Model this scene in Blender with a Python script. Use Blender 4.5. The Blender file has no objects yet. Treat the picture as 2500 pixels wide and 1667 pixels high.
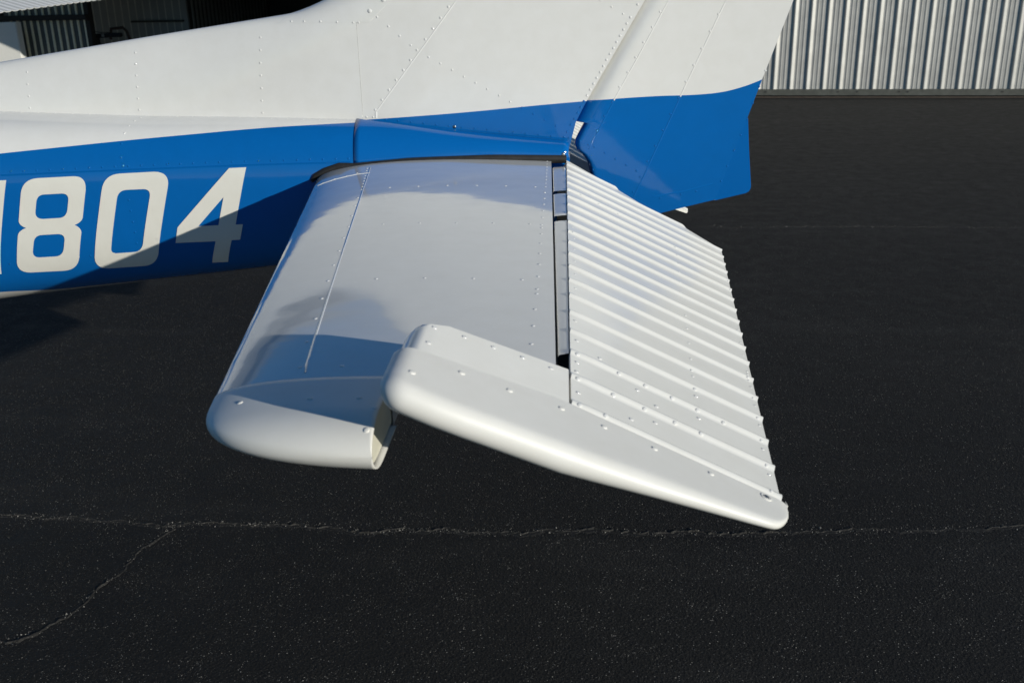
import bpy, bmesh, math, random
from mathutils import Vector, Matrix
random.seed(7)
SC = bpy.context.scene
COL = SC.collection

# ------------------------------------------------------------------ camera
H0 = 1.20                                   # height of the elevator hinge line
cam_d = bpy.data.cameras.new('camera')
cam_d.sensor_width = 36.0
cam_d.lens = 34.56
cam_d.clip_start = 0.05
cam_d.clip_end = 3000
cam_d.dof.use_dof = True
cam_d.dof.focus_distance = 2.1
cam_d.dof.aperture_fstop = 11.0
cam = bpy.data.objects.new('camera', cam_d)
COL.objects.link(cam)
_r = Vector((0.998601, 0.048906, -0.020108)); _u = Vector((0.002260, 0.340441, 0.940263)); _b = Vector((0.052830, -0.938993, 0.339854))
cam.matrix_world = Matrix(((_r.x, _u.x, _b.x, 0.0), (_r.y, _u.y, _b.y, -2.73), (_r.z, _u.z, _b.z, 1.64), (0, 0, 0, 1)))
SC.camera = cam

# ------------------------------------------------------------------ light
SUN = Vector((0.750, -0.610, 0.255)).normalized()
elev = math.asin(SUN.z); rot = math.atan2(SUN.x, SUN.y)
world = bpy.data.worlds.new('World'); SC.world = world; world.use_nodes = True
wn = world.node_tree.nodes; wl = world.node_tree.links
bg = wn['Background']
sky = wn.new('ShaderNodeTexSky'); sky.sky_type = 'NISHITA'; sky.sun_disc = False
sky.sun_elevation = elev; sky.sun_rotation = rot
sky.air_density = 1.0; sky.dust_density = 0.0; sky.ozone_density = 5.0
hs = wn.new('ShaderNodeHueSaturation'); hs.inputs['Saturation'].default_value = 1.14
wl.new(sky.outputs[0], hs.inputs['Color']); wl.new(hs.outputs[0], bg.inputs[0]); bg.inputs[1].default_value = 0.074
sun_d = bpy.data.lights.new('sun', 'SUN'); sun_d.energy = 3.95; sun_d.angle = math.radians(0.53)
sun_d.color = (1.0, 0.962, 0.868)
sun = bpy.data.objects.new('sun', sun_d); COL.objects.link(sun)
sun.rotation_euler = SUN.to_track_quat('Z', 'Y').to_euler()
SC.view_settings.view_transform = 'Standard'; SC.view_settings.look = 'None'
SC.view_settings.exposure = 0.0; SC.view_settings.gamma = 1.0
SC.view_settings.use_curve_mapping = False
SC.cycles.max_bounces = 8

# ------------------------------------------------------------------ materials
class NT:
    def __init__(s, name):
        m = bpy.data.materials.new(name); m.use_nodes = True
        s.m = m; s.t = m.node_tree; s.n = s.t.nodes; s.b = s.n['Principled BSDF']
    def new(s, ty, **kw):
        nd = s.n.new(ty)
        for k, v in kw.items(): setattr(nd, k, v)
        return nd
    def link(s, a, b): s.t.links.new(a, b)
    def val(s, nm, v): s.b.inputs[nm].default_value = v
    def math(s, op, a, b=None):
        nd = s.new('ShaderNodeMath', operation=op)
        for i, v in enumerate((a, b)):
            if v is None: continue
            if isinstance(v, (int, float)): nd.inputs[i].default_value = v
            else: s.link(v, nd.inputs[i])
        return nd.outputs[0]
    def noise(s, scale, detail=4, rough=.5, vec=None):
        nd = s.new('ShaderNodeTexNoise'); nd.inputs['Scale'].default_value = scale
        nd.inputs['Detail'].default_value = detail; nd.inputs['Roughness'].default_value = rough
        if vec is not None: s.link(vec, nd.inputs['Vector'])
        return nd.outputs['Fac']
    def ramp(s, fac, stops):
        nd = s.new('ShaderNodeValToRGB'); cr = nd.color_ramp
        while len(cr.elements) < len(stops): cr.elements.new(0.5)
        for e, (p, c) in zip(cr.elements, stops):
            e.position = p; e.color = c if len(c) == 4 else (*c, 1)
        s.link(fac, nd.inputs[0]); return nd.outputs[0]
    def mix(s, fac, a, b):
        nd = s.new('ShaderNodeMix', data_type='RGBA')
        if isinstance(fac, (int, float)): nd.inputs[0].default_value = fac
        else: s.link(fac, nd.inputs[0])
        for i, v in ((6, a), (7, b)):
            if isinstance(v, tuple): nd.inputs[i].default_value = (*v, 1) if len(v) == 3 else v
            else: s.link(v, nd.inputs[i])
        return nd.outputs[2]
    def bump(s, h, strength, dist, normal=None):
        nd = s.new('ShaderNodeBump'); nd.inputs['Strength'].default_value = strength
        nd.inputs['Distance'].default_value = dist; s.link(h, nd.inputs['Height'])
        if normal is not None: s.link(normal, nd.inputs['Normal'])
        return nd.outputs[0]
    def pos(s): return s.new('ShaderNodeNewGeometry').outputs['Position']

WHITE = (0.735, 0.73, 0.70); BLUE = (0.002, 0.116, 0.395)

def curve_z(nt, xs, x0, x1, z0, z1, pts):
    """height of a painted border as a function of the station along the aircraft"""
    f = nt.math('DIVIDE', nt.math('SUBTRACT', xs, x0), x1 - x0)
    nd = nt.new('ShaderNodeFloatCurve'); c = nd.mapping.curves[0]
    P = [((x - x0) / (x1 - x0), (z - z0) / (z1 - z0)) for x, z in pts]
    while len(c.points) < len(P): c.points.new(0.5, 0.5)
    for q, (a, b) in zip(c.points, P):
        q.location = (a, b); q.handle_type = 'AUTO'
    nd.mapping.use_clip = False; nd.mapping.extend = 'EXTRAPOLATED'; nd.mapping.update()
    nt.link(f, nd.inputs['Value'])
    return nt.math('ADD', nt.math('MULTIPLY', nd.outputs[0], z1 - z0), z0)

def paint(name, upper=None, lower=None, base=WHITE, rough=.085, wave=.0012, grime=True, coat=.35, ior=1.5):
    nt = NT(name); p = nt.pos()
    col = base
    n1 = nt.noise(3.0, 3, .55, p); n2 = nt.noise(24., 5, .6, p)
    if upper is not None:
        sx = nt.new('ShaderNodeSeparateXYZ'); nt.link(p, sx.inputs[0])
        zu = curve_z(nt, sx.outputs[0], -4, 1, 0.6, 1.6, upper)
        m = nt.math('LESS_THAN', sx.outputs[2], zu)
        if lower is not None:
            zl = curve_z(nt, sx.outputs[0], -4, 1, 0.6, 1.6, lower)
            m = nt.math('MULTIPLY', m, nt.math('GREATER_THAN', sx.outputs[2], zl))
        col = nt.mix(m, base, BLUE)
    if grime:
        f = nt.math('MULTIPLY', nt.ramp(n2, [(.35, (0, 0, 0)), (.8, (1, 1, 1))]), .16)
        if isinstance(col, tuple):
            cn = nt.new('ShaderNodeRGB'); cn.outputs[0].default_value = (*col, 1); col = cn.outputs[0]
        d = nt.new('ShaderNodeMix', data_type='RGBA', blend_type='MULTIPLY')
        nt.link(f, d.inputs[0]); nt.link(col, d.inputs[6]); d.inputs[7].default_value = (.72, .69, .62, 1)
        col = d.outputs[2]
    if isinstance(col, tuple): nt.b.inputs['Base Color'].default_value = (*col, 1)
    else: nt.link(col, nt.b.inputs['Base Color'])
    nt.link(nt.math('ADD', nt.math('MULTIPLY', n2, .10), rough - .05), nt.b.inputs['Roughness'])
    nt.val('IOR', ior)
    nt.val('Coat Weight', coat); nt.val('Coat Roughness', .03)
    bw = nt.bump(nt.noise(17., 2, .4, p), .5, wave * .35, nt.bump(nt.noise(4.2, 2, .45, p), 1.0, wave * 1.6))
    nt.link(bw, nt.b.inputs['Normal']); nt.link(bw, nt.b.inputs['Coat Normal'])
    return nt.m

def plain(name, col, rough=.5, metal=0., noise_amt=.25, nscale=40., bump=0.0):
    nt = NT(name); p = nt.pos(); n = nt.noise(nscale, 5, .6, p)
    lo = tuple(c * (1 - noise_amt) for c in col); hi = tuple(min(1, c * (1 + noise_amt)) for c in col)
    nt.link(nt.ramp(n, [(.3, lo), (.7, hi)]), nt.b.inputs['Base Color'])
    nt.val('Roughness', rough); nt.val('Metallic', metal)
    if bump: nt.link(nt.bump(n, .6, bump), nt.b.inputs['Normal'])
    return nt.m

def asphalt(name, lift=1.0, pale=(.42, .39, .33)):
    nt = NT(name); p = nt.pos()
    big = nt.noise(.55, 5, .6, p); mid = nt.noise(9., 5, .65, p); fine = nt.noise(190., 4, .7, p)
    base = nt.mix(nt.ramp(big, [(.3, (0, 0, 0)), (.75, (1, 1, 1))]), (.0108 * lift, .0102 * lift, .0093 * lift), (.0175 * lift, .0166 * lift, .0146 * lift))
    mp = nt.new('ShaderNodeMapping'); nt.link(p, mp.inputs[0]); mp.inputs['Scale'].default_value = (.5, 2.6, 1.)
    streak = nt.noise(1.1, 6, .68, mp.outputs[0])
    base = nt.mix(nt.math('MULTIPLY', nt.ramp(streak, [(.52, (0, 0, 0)), (.74, (1, 1, 1))]), .75), base, (.029 * lift, .0275 * lift, .0245 * lift))
    wearmap = nt.ramp(mid, [(.40, (0, 0, 0)), (.72, (1, 1, 1))])
    col = base
    # stones of the aggregate show pale through the seal coat, more of them where it has worn
    for sc, lim, amt, tone in ((420., .42, .20, (.15, .14, .12)), (230., .36, .085, pale)):
        v = nt.new('ShaderNodeTexVoronoi', feature='F1'); v.inputs['Scale'].default_value = sc; nt.link(p, v.inputs['Vector'])
        vc = nt.new('ShaderNodeSeparateXYZ'); nt.link(v.outputs['Color'], vc.inputs[0])
        wear = nt.math('ADD', nt.math('MULTIPLY', wearmap, amt), nt.math('MULTIPLY', big, amt * .5))
        pick = nt.math('GREATER_THAN', vc.outputs[0], nt.math('SUBTRACT', 1.0, wear))
        core = nt.math('LESS_THAN', v.outputs['Distance'], lim)
        stone = nt.mix(vc.outputs[1], (.03, .029, .027), tone)
        col = nt.mix(nt.math('MULTIPLY', pick, core), col, stone)
    nt.link(col, nt.b.inputs['Base Color'])
    nt.link(nt.ramp(mid, [(.3, (.62,) * 3), (.7, (.85,) * 3)]), nt.b.inputs['Roughness'])
    nt.val('Specular IOR Level', .22)
    b1 = nt.bump(fine, .6, .004)
    v2 = nt.new('ShaderNodeTexVoronoi', feature='F1'); v2.inputs['Scale'].default_value = 130.; nt.link(p, v2.inputs['Vector'])
    b2 = nt.bump(v2.outputs['Distance'], .5, .0038, b1)
    nt.link(b2, nt.b.inputs['Normal'])
    return nt.m

M = {}
M['asphalt'] = asphalt('asphalt')
M['crumbled_asphalt'] = asphalt('crumbled_asphalt', 2.1)
M['gap'] = plain('crack_gap', (.004, .004, .004), .9)
M['white'] = paint('white_paint')
M['white_sunlit'] = paint('sunlit_white_paint', base=(.84, .825, .765), rough=.16, coat=.0, ior=1.45)  # same white, lightened to put sunlight into the elevator and horn colour
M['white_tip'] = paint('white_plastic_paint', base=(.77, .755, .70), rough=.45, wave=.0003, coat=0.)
M['blue'] = paint('blue_paint', base=BLUE, grime=False)
M['rubber'] = plain('black_rubber', (.013, .012, .011), .6, noise_amt=.4, nscale=60)
M['hollow_shade'] = plain('hollow_shade_black', (.008, .008, .009), .8)  # near-black colour stands in for shade in hollows and hinge slots
M['steel'] = plain('screw_steel', (.45, .45, .44), .3, 1.0)
M['primer'] = plain('cream_primer', (.66, .64, .52), .5, noise_amt=.05)
M['decal'] = paint('white_lettering', base=(.74, .725, .655), rough=.16)

# ------------------------------------------------------------------ helpers
def tag(o, label=None, cat=None, group=None, kind=None):
    if label: o['label'] = label
    if cat: o['category'] = cat
    if group: o['group'] = group
    if kind: o['kind'] = kind
    return o

def empty(name, loc=(0, 0, 0), **kw):
    o = bpy.data.objects.new(name, None); o.empty_display_size = .2
    COL.objects.link(o); o.location = loc
    return tag(o, **kw)

def link(name, me, mats, parent=None):
    for m in (mats if isinstance(mats, (list, tuple)) else [mats]): me.materials.append(m)
    o = bpy.data.objects.new(name, me); COL.objects.link(o)
    if parent is not None: put(o, parent)
    return o

def put(o, parent):
    o.parent = parent
    inv = Matrix.Translation(-Vector(parent.location)) if parent.type == 'EMPTY' else Matrix.Identity(4)
    o.matrix_parent_inverse = inv

def from_bm(name, bm, mats, parent=None, smooth=True, angle=35):
    bmesh.ops.remove_doubles(bm, verts=bm.verts, dist=1e-6)
    bmesh.ops.recalc_face_normals(bm, faces=bm.faces)
    me = bpy.data.meshes.new(name); bm.to_mesh(me); bm.free()
    if smooth:
        me.shade_smooth(); me.set_sharp_from_angle(angle=math.radians(angle))
    return link(name, me, mats, parent)

def grid(bm, rows, closed=False, mat=0):
    """quads between successive rows of points"""
    V = [[bm.verts.new(p) for p in r] for r in rows]
    for a, b in zip(V, V[1:]):
        n = len(a)
        for i in range(n if closed else n - 1):
            j = (i + 1) % n
            q = [a[i], a[j], b[j], b[i]]
            if len({v.co.to_tuple(7) for v in q}) < 3: continue
            try: f = bm.faces.new(q); f.material_index = mat
            except ValueError: pass
    return V

def fan(bm, pts, mat=0):
    vs = [bm.verts.new(p) for p in pts]
    f = bm.faces.new(vs); f.material_index = mat
    return f

def box(bm, c, s, rz=0., mat=0, tilt=None):
    m = Matrix.Translation(c) @ Matrix.Rotation(rz, 4, 'Z')
    if tilt is not None: m = m @ tilt
    m = m @ Matrix.Diagonal((s[0], s[1], s[2], 1))
    r = bmesh.ops.create_cube(bm, size=1.0, matrix=m)
    for v in r['verts']:
        for f in v.link_faces: f.material_index = mat

def tube(bm, pts, r, seg=8, squash=1.0, cap=True):
    pts = [Vector(p) for p in pts]; rows = []
    for i, p in enumerate(pts):
        t = (pts[min(i + 1, len(pts) - 1)] - pts[max(i - 1, 0)]).normalized()
        a = t.cross(Vector((0, 0, 1)));
        if a.length < 1e-3: a = t.cross(Vector((0, 1, 0)))
        a.normalize(); b = a.cross(t).normalized()
        rr = r[i] if isinstance(r, (list, tuple)) else r
        rows.append([p + a * math.cos(2 * math.pi * k / seg) * rr * squash + b * math.sin(2 * math.pi * k / seg) * rr for k in range(seg)])
    grid(bm, rows, True)
    if cap:
        fan(bm, rows[0]); fan(bm, list(reversed(rows[-1])))

def lerp(a, b, t): return a + (b - a) * t
def pw(x, pts):
    """piecewise linear"""
    if x <= pts[0][0]:
        (x0, y0), (x1, y1) = pts[0], pts[1]
    elif x >= pts[-1][0]:
        (x0, y0), (x1, y1) = pts[-2], pts[-1]
    else:
        for (x0, y0), (x1, y1) in zip(pts, pts[1:]):
            if x0 <= x <= x1: break
    return y0 + (y1 - y0) * (x - x0) / (x1 - x0)
def smooth(t): t = max(0., min(1., t)); return t * t * (3 - 2 * t)

# ------------------------------------------------------------------ aircraft: shape functions
def naca(t): return .2969 * math.sqrt(max(t, 0)) - .126 * t - .3516 * t * t + .2843 * t ** 3 - .1015 * t ** 4
def st_le(s):
    x = -.661 + .155 * (s - .125)
    if s > 1.68: x += .20 * (1 - math.sqrt(max(0., 1 - ((s - 1.68) / .1245) ** 3)))
    return x
def st_te(s): return -.033 + .0151 * (s - .085)
def st_mid(s): return 1.160 + .009 * (s - .125)
def st_half(u, s):
    k = (1.198 - st_mid(s)) * naca(.6 * u) / naca(.6)
    if s > 1.738: k *= math.sqrt(max(0., 1 - ((s - 1.738) / .0665) ** 2.3))
    return k
NOTCH_X = -.207
def u_samples(n=44): return [1 - math.cos(.5 * math.pi * i / n) if i else 0. for i in range(n + 1)]

def st_section(s, sg, u1=1.0, n=44):
    x0, x1 = st_le(s), st_le(s) + (st_te(s) - st_le(s))
    U = [u * u1 for u in u_samples(n)]
    up = [(lerp(x0, x1, u), sg * s, st_mid(s) + st_half(u, s)) for u in U]
    lo = [(lerp(x0, x1, u), sg * s, st_mid(s) - st_half(u, s)) for u in U]
    return up[::-1] + lo[1:]           # trailing edge top -> leading edge -> trailing edge bottom

def build_stabilizer(parent, sg):
    bm = bmesh.new()
    S = [.02 + 1.585 * i / 40 for i in range(41)]
    rows = [st_section(s, sg) for s in S]
    grid(bm, rows, True); fan(bm, rows[-1])
    S2 = [1.605 + .047 * i / 4 for i in range(5)]
    rows = []
    for s in S2:
        u1 = (NOTCH_X - st_le(s)) / (st_te(s) - st_le(s)); rows.append(st_section(s, sg, u1))
    grid(bm, rows, True)
    return from_bm('stabilizer', bm, M['white'], parent, angle=40)

def build_stab_tip(parent, sg):
    bm = bmesh.new(); rows = []
    S2 = [1.6535 + .0845 * i / 9 for i in range(9)] + [1.738 + .0665 * math.sin(.5 * math.pi * i / 18) for i in range(19)]
    for s in S2:
        xe = NOTCH_X + .004
        u1 = (xe - st_le(s)) / (st_te(s) - st_le(s)); rows.append(st_section(s, sg, u1))
    # the moulded tip stands a hair proud of the skin and has a visible shell edge at its open end
    rows = [[(x, y, z + .0012 * max(-1, min(1, (z - st_mid(s)) / .006))) for x, y, z in r] for r, s in zip(rows, S2)]
    grid(bm, rows)
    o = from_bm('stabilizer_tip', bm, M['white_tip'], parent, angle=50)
    md = o.modifiers.new('shell', 'SOLIDIFY'); md.thickness = .0022; md.offset = -1 if sg < 0 else 1
    # closing web in the open end of the tip, set in a little, with a dark slit beside it
    bm = bmesh.new()
    rows = []
    for k, (x, ins) in enumerate(((NOTCH_X - .002, .0042), (NOTCH_X - .005, .0042))):
        ring = []
        for s in [1.608 + .181 * i / 24 for i in range(25)]:
            u1 = (x - st_le(s)) / (st_te(s) - st_le(s)); ring.append((x, sg * s, st_mid(s) + max(.001, st_half(u1, s) - ins)))
        low = [(p[0], p[1], 2 * st_mid(abs(p[1])) - p[2]) for p in ring]
        rows.append(ring + low[::-1])
    fan(bm, rows[0]); fan(bm, rows[1][::-1]); grid(bm, rows, True)
    from_bm('end_web', bm, M['primer'], parent, smooth=False)
    bm = bmesh.new()
    rows = []
    for s in [1.608 + .155 * i / 16 for i in range(17)]:
        u1 = (NOTCH_X - .03 - st_le(s)) / (st_te(s) - st_le(s)); h = max(.001, st_half(u1, s) - .003)
        rows.append([(NOTCH_X - .03, sg * s, st_mid(s) + h), (NOTCH_X - .03, sg * s, st_mid(s) - h)])
    grid(bm, rows)
    c = from_bm('tip_shade_sheet', bm, M['hollow_shade'], parent, smooth=False)  # dark sheet in place of the shade within the tip shell
    return o

DROOP = math.radians(26.5)
EN = Vector((math.sin(DROOP), 0, math.cos(DROOP))); EA = Vector((math.cos(DROOP), 0, -math.sin(DROOP)))
def el_pt(a, s, off, sg, droop=None):
    ea, en = EA, EN
    if droop is not None:
        ea = Vector((math.cos(droop), 0, -math.sin(droop))); en = Vector((math.sin(droop), 0, math.cos(droop)))
    return Vector((.008, sg * s, 1.196)) + ea * a + en * off
INB = [(.073, .0), (.083, .03), (.105, .087), (.137, .141), (.185, .210), (.204, .305), (.245, .372), (.283, .4365)]
def el_te(s):
    if s < .283: return max(.0, pw(s, INB))
    return .4365 + (s - .283) * (.272 - .4365) / (1.693 - .283)
BEAD0, BEADP = .0540, .0826
def bead(s):
    d = ((s - BEAD0) / BEADP) % 1.0
    d = min(d, 1 - d) * BEADP
    return .0046 * smooth(1.12 - d / .0088)
def el_th(a, s): return lerp(.052, .007, max(0., min(1., a / el_te(max(s, .283))))) if a > 0 else .052

def build_elevator(parent, sg, droop):
    bm = bmesh.new()
    s0, s1 = .075, 1.7150
    n = 420
    up, lo = [], []
    for i in range(n + 1):
        s = lerp(s0, s1, i / n); ae = el_te(s); r1, r2 = [], []
        for j in range(15):
            a = ae * j / 14; b = bead(s)
            e = min(1, a / .012)
            r1.append(el_pt(a, s, b * (.65 + .35 * e), sg, droop)); r2.append(el_pt(a, s, -el_th(a, s) + b * (1 if j > 11 else 0) * (j - 11) / 3. * .9, sg, droop))
        up.append(r1); lo.append(r2)
    grid(bm, up); grid(bm, [r[::-1] for r in lo])
    grid(bm, [[p[-1] for p in up], [p[-1] for p in lo]])       # trailing edge
    grid(bm, [up[-1], lo[-1]]); grid(bm, [up[0], lo[0]])
    grid(bm, [[p[0] for p in up], [p[0] - EA * 0 - EN * .004 for p in up]])   # folded front lip
    o = from_bm('elevator', bm, M['white_sunlit'], parent, angle=50)
    # rounded nose ahead of the hinge line, in three lengths with the hinge slots between
    for (p, q) in ((.165, .478), (.512, .738), (.785, 1.545)):
        bm = bmesh.new(); rows = []
        for s in [lerp(p, q, i / 12) for i in range(13)]:
            xf = st_te(s) + .0022; wx = .006 - xf
            prof = []
            R = .005; fl = max(.002, wx - R)
            for k in range(8): prof.append((.006 - fl * k / 7, sg * s, 1.1945 - .0015 * (k / 7) ** 2))
            for k in range(1, 11):
                t = math.pi * .5 * k / 10; prof.append((.006 - fl - R * math.sin(t), sg * s, 1.193 - R * (1 - math.cos(t)) - .03 * (k / 10) ** 6))
            rows.append(prof)
        grid(bm, rows)
        nose = from_bm('elevator_nose', bm, M['white'], parent)
    return o

OUT = [(-0.21, 1.8606), (-0.1978, 1.8607), (-0.1855, 1.8609), (-0.1734, 1.8609), (-0.1621, 1.8606), (-0.1519, 1.8601), (-0.1426, 1.8593), (-0.1333, 1.8583), (-0.1231, 1.8569), (-0.1118, 1.8551), (-0.1, 1.8529), (-0.0874, 1.8505), (-0.0739, 1.8481), (-0.0593, 1.8456), (-0.0437, 1.843), (-0.0276, 1.8403), (-0.0115, 1.8374), (0.004, 1.8346), (0.0192, 1.8317), (0.0353, 1.8286), (0.0534, 1.8249), (0.0752, 1.8203), (0.0996, 1.815), (0.1238, 1.8098), (0.1449, 1.8053), (0.1623, 1.8016), (0.1775, 1.7984), (0.1907, 1.7957), (0.2023, 1.7932), (0.212, 1.7912), (0.2196, 1.7897), (0.2261, 1.7883), (0.232, 1.7869), (0.2375, 1.7856), (0.2421, 1.7845), (0.2462, 1.7831), (0.2501, 1.7811), (0.2537, 1.7784), (0.257, 1.7751), (0.26, 1.7713), (0.2628, 1.7671), (0.2656, 1.7622), (0.2682, 1.7568), (0.2706, 1.751), (0.2725, 1.7452), (0.2739, 1.7394), (0.2749, 1.7334), (0.2757, 1.7273), (0.2766, 1.7212)]
def slant(a): return max(0., -a) * .25      # the horn splays outboard towards its nose

def build_horn(parent, sg, droop):
    """sheet-metal balance horn ahead of the hinge line, and the moulded tip along the outer edge"""
    def top(a, s): return .0006
    # balance horn (metal)
    bm = bmesh.new(); rows = []
    sa, sb = 1.6085, 1.7125
    af = -.199
    for i in range(9):
        s = lerp(sa, sb, i / 8); r = []
        cut = .022 * (1 - math.sqrt(max(0, 1 - (1 - min(1, (s - sa) / .022)) ** 2)))
        f = af + cut
        for j in range(13):                                   # top, from hinge line to the nose
            a = lerp(-.003, f + .018, j / 12); r.append(el_pt(a, s + slant(a), top(a, s), sg, droop))
        for k in range(1, 12):                                # rounded nose
            t = math.pi * k / 12; c = top(f + .018, s) - .026
            r.append(el_pt(f + .018 - .018 * math.sin(t), s + slant(f), c + .026 * math.cos(t), sg, droop))
        for j in range(13):
            a = lerp(f + .018, -.003, j / 12); r.append(el_pt(a, s + slant(a), lerp(top(f + .018, s) - .052, -.05, j / 12), sg, droop))
        rows.append(r)
    grid(bm, rows, True); fan(bm, rows[0]); fan(bm, rows[-1][::-1])
    horn = from_bm('balance_horn', bm, M['white_sunlit'], parent, angle=42)
    # moulded tip: stations along the chord, each a rounded-edge section
    bm = bmesh.new(); rows = []
    A = [-.2045 + .034 * (1 - math.cos(.5 * math.pi * i / 12)) for i in range(13)] + [-.16, -.14, -.11, -.08, -.05, -.02] + [lerp(0, .235, i / 14) for i in range(15)] + [.2795 - .0405 * (1 - math.sin(.5 * math.pi * i / 12)) for i in range(13)]
    for a in A:
        so = pw(a, OUT); si = 1.7115 + slant(a) if a < 0 else 1.7155
        if a < -.1765: so -= .030 * (1 - math.sqrt(max(0., 1 - ((-.1765 - a) / .0285) ** 2)))
        th = lerp(.034, .009, max(0., a) / .28)
        t0 = top(a, 0) + .0014
        k = 1.0
        if a < -.184: k = math.sqrt(max(.0, 1 - ((-.184 - a) / .0208) ** 2))
        if a > .262: k = max(.25, 1 - ((a - .262) / .0175) ** 2 * .75)
        mid = t0 - th / 2; hh = th / 2 * max(k, .02)
        rad = min(.019, (so - si) * .75, th * .75)
        r = []
        for j in range(9):
            s = lerp(si, so - rad, j / 8); r.append(el_pt(a, s, mid + hh, sg, droop))
        for q in range(1, 14):
            t = math.pi * q / 14; r.append(el_pt(a, so - rad + rad * math.sin(t) ** .9, mid + hh * math.cos(t), sg, droop))
        for j in range(9):
            s = lerp(so - rad, si, j / 8); r.append(el_pt(a, s, mid - hh, sg, droop))
        rows.append(r)
    grid(bm, rows, True); fan(bm, rows[0]); fan(bm, rows[-1][::-1])
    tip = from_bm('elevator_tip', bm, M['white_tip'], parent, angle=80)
    return horn, tip

# fuselage
def fw(x): return .085 + .085 * (-x) if x > -2.6 else .306 + .10 * (-2.6 - x)
L1 = [(-4.0, 1.475), (-2.5, 1.39), (-1.545, 1.345), (-1.145, 1.327), (-.862, 1.320), (-.543, 1.309), (.02, 1.28)]
ZB = [(-4.0, .50), (-1.557, .822), (-1.357, .845), (-1.159, .865), (-.989, .881), (-.831, .899), (.05, .985)]
NU = 3.0
def fz_top(x):
    w = fw(x); k = (1 - (.05 / w) ** NU) ** (1 / NU)
    return 1.10 + (pw(x, L1) - 1.10) / k
def f_section(x, sc=1.0, n=26, top=None):
    w = fw(x) * sc; zt = fz_top(x) if top is None else top; zb = pw(x, ZB); zm = 1.10
    P = []
    for k in range(n + 1):                     # bottom centre -> port side -> top centre
        t = math.pi * k / n
        cs, sn = math.cos(t), math.sin(t)
        e = 2 / NU
        y = -w * abs(sn) ** e
        z = zm - math.copysign(abs(cs) ** e, cs) * ((zm - zb) if cs > 0 else (zt - zm))
        P.append((x, y, z))
    return P + [(x, -p[1], p[2]) for p in P[-2:0:-1]]
def side_y(x, z):
    """port skin at station x and height z"""
    w = fw(x); zm = 1.10; h = (fz_top(x) - zm) if z > zm else (zm - pw(x, ZB))
    return -w * max(0., 1 - (abs(z - zm) / h) ** NU) ** (1 / NU)

STRIPE = ((-4.0,1.0502),(-1.4824,1.2516),(-1.3257,1.2633),(-1.1669,1.2747),(-0.9859,1.2861),(-0.8042,1.2963),(-0.686,1.3001),(-0.5724,1.3026),(1.0,1.334))
BELLY = ((-4.0,0.7636),(-1.5802,0.8604),(-1.395,0.8596),(1.0,1.2188))
FINLINE = [(-4, 1.30), (-.60, 1.3040), (-.542, 1.307), (-.305, 1.320), (.059, 1.346), (.244, 1.355), (.352, 1.3565), (.416, 1.361), (.469, 1.372), (.527, 1.392), (1.0, 1.60)]
M['fuselage'] = paint('white_paint_with_blue_band', STRIPE, BELLY)
M['fin'] = paint('white_paint_over_blue_paint', FINLINE)

DT = [(-4.0, 1.14), (-1.535, 1.473), (-1.127, 1.53), (-.731, 1.582), (-.53, 1.612)]
DB = L1
def dorsal_half(x, z):
    zb = pw(x, DB); zt = max(pw(x, DT), le_z(x)) if x > -.82 else pw(x, DT); f = max(0., min(1., (z - zb) / (zt - zb)))
    k = smooth((x + 1.05) / .45)
    a = .050 * math.sqrt(max(0., 1 - f ** 3.2)) * lerp(1, .78, f)
    b = .0496 * math.sqrt(max(0., 1 - f ** 9))
    return lerp(a, b, k)
def fin_te(z): return pw(z, [(1.183, .006), (1.228, .017), (1.291, .033), (1.344, .0605), (1.599, .211)])
def fin_front(z):
    if z < 1.5585: return -.541
    return -.519 + (z - 1.5585) * (.068 / .060) if z < 1.62 else -.4493 + (z - 1.62) * .81
def fin_half(x, z):
    x1 = fin_te(z); x0 = x1 - .76
    f = (x - x0) / (x1 - x0)
    return .0485 - .016 * max(0, f - .35) / .65
LEP = [(1.5585, -.82), (1.575, -.755), (1.594, -.686), (1.616, -.63), (1.65, -.565), (1.70, -.50), (1.80, -.405), (2.45, .12)]
def le_x(z): return pw(z, LEP)
def le_z(x): return pw(x, [(b, a) for a, b in LEP])

def mirror_rows(rows):   # closed section from half rows (port), starboard mirrored
    return [r + [(p[0], -p[1], p[2]) for p in r[::-1]] for r in rows]

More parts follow.
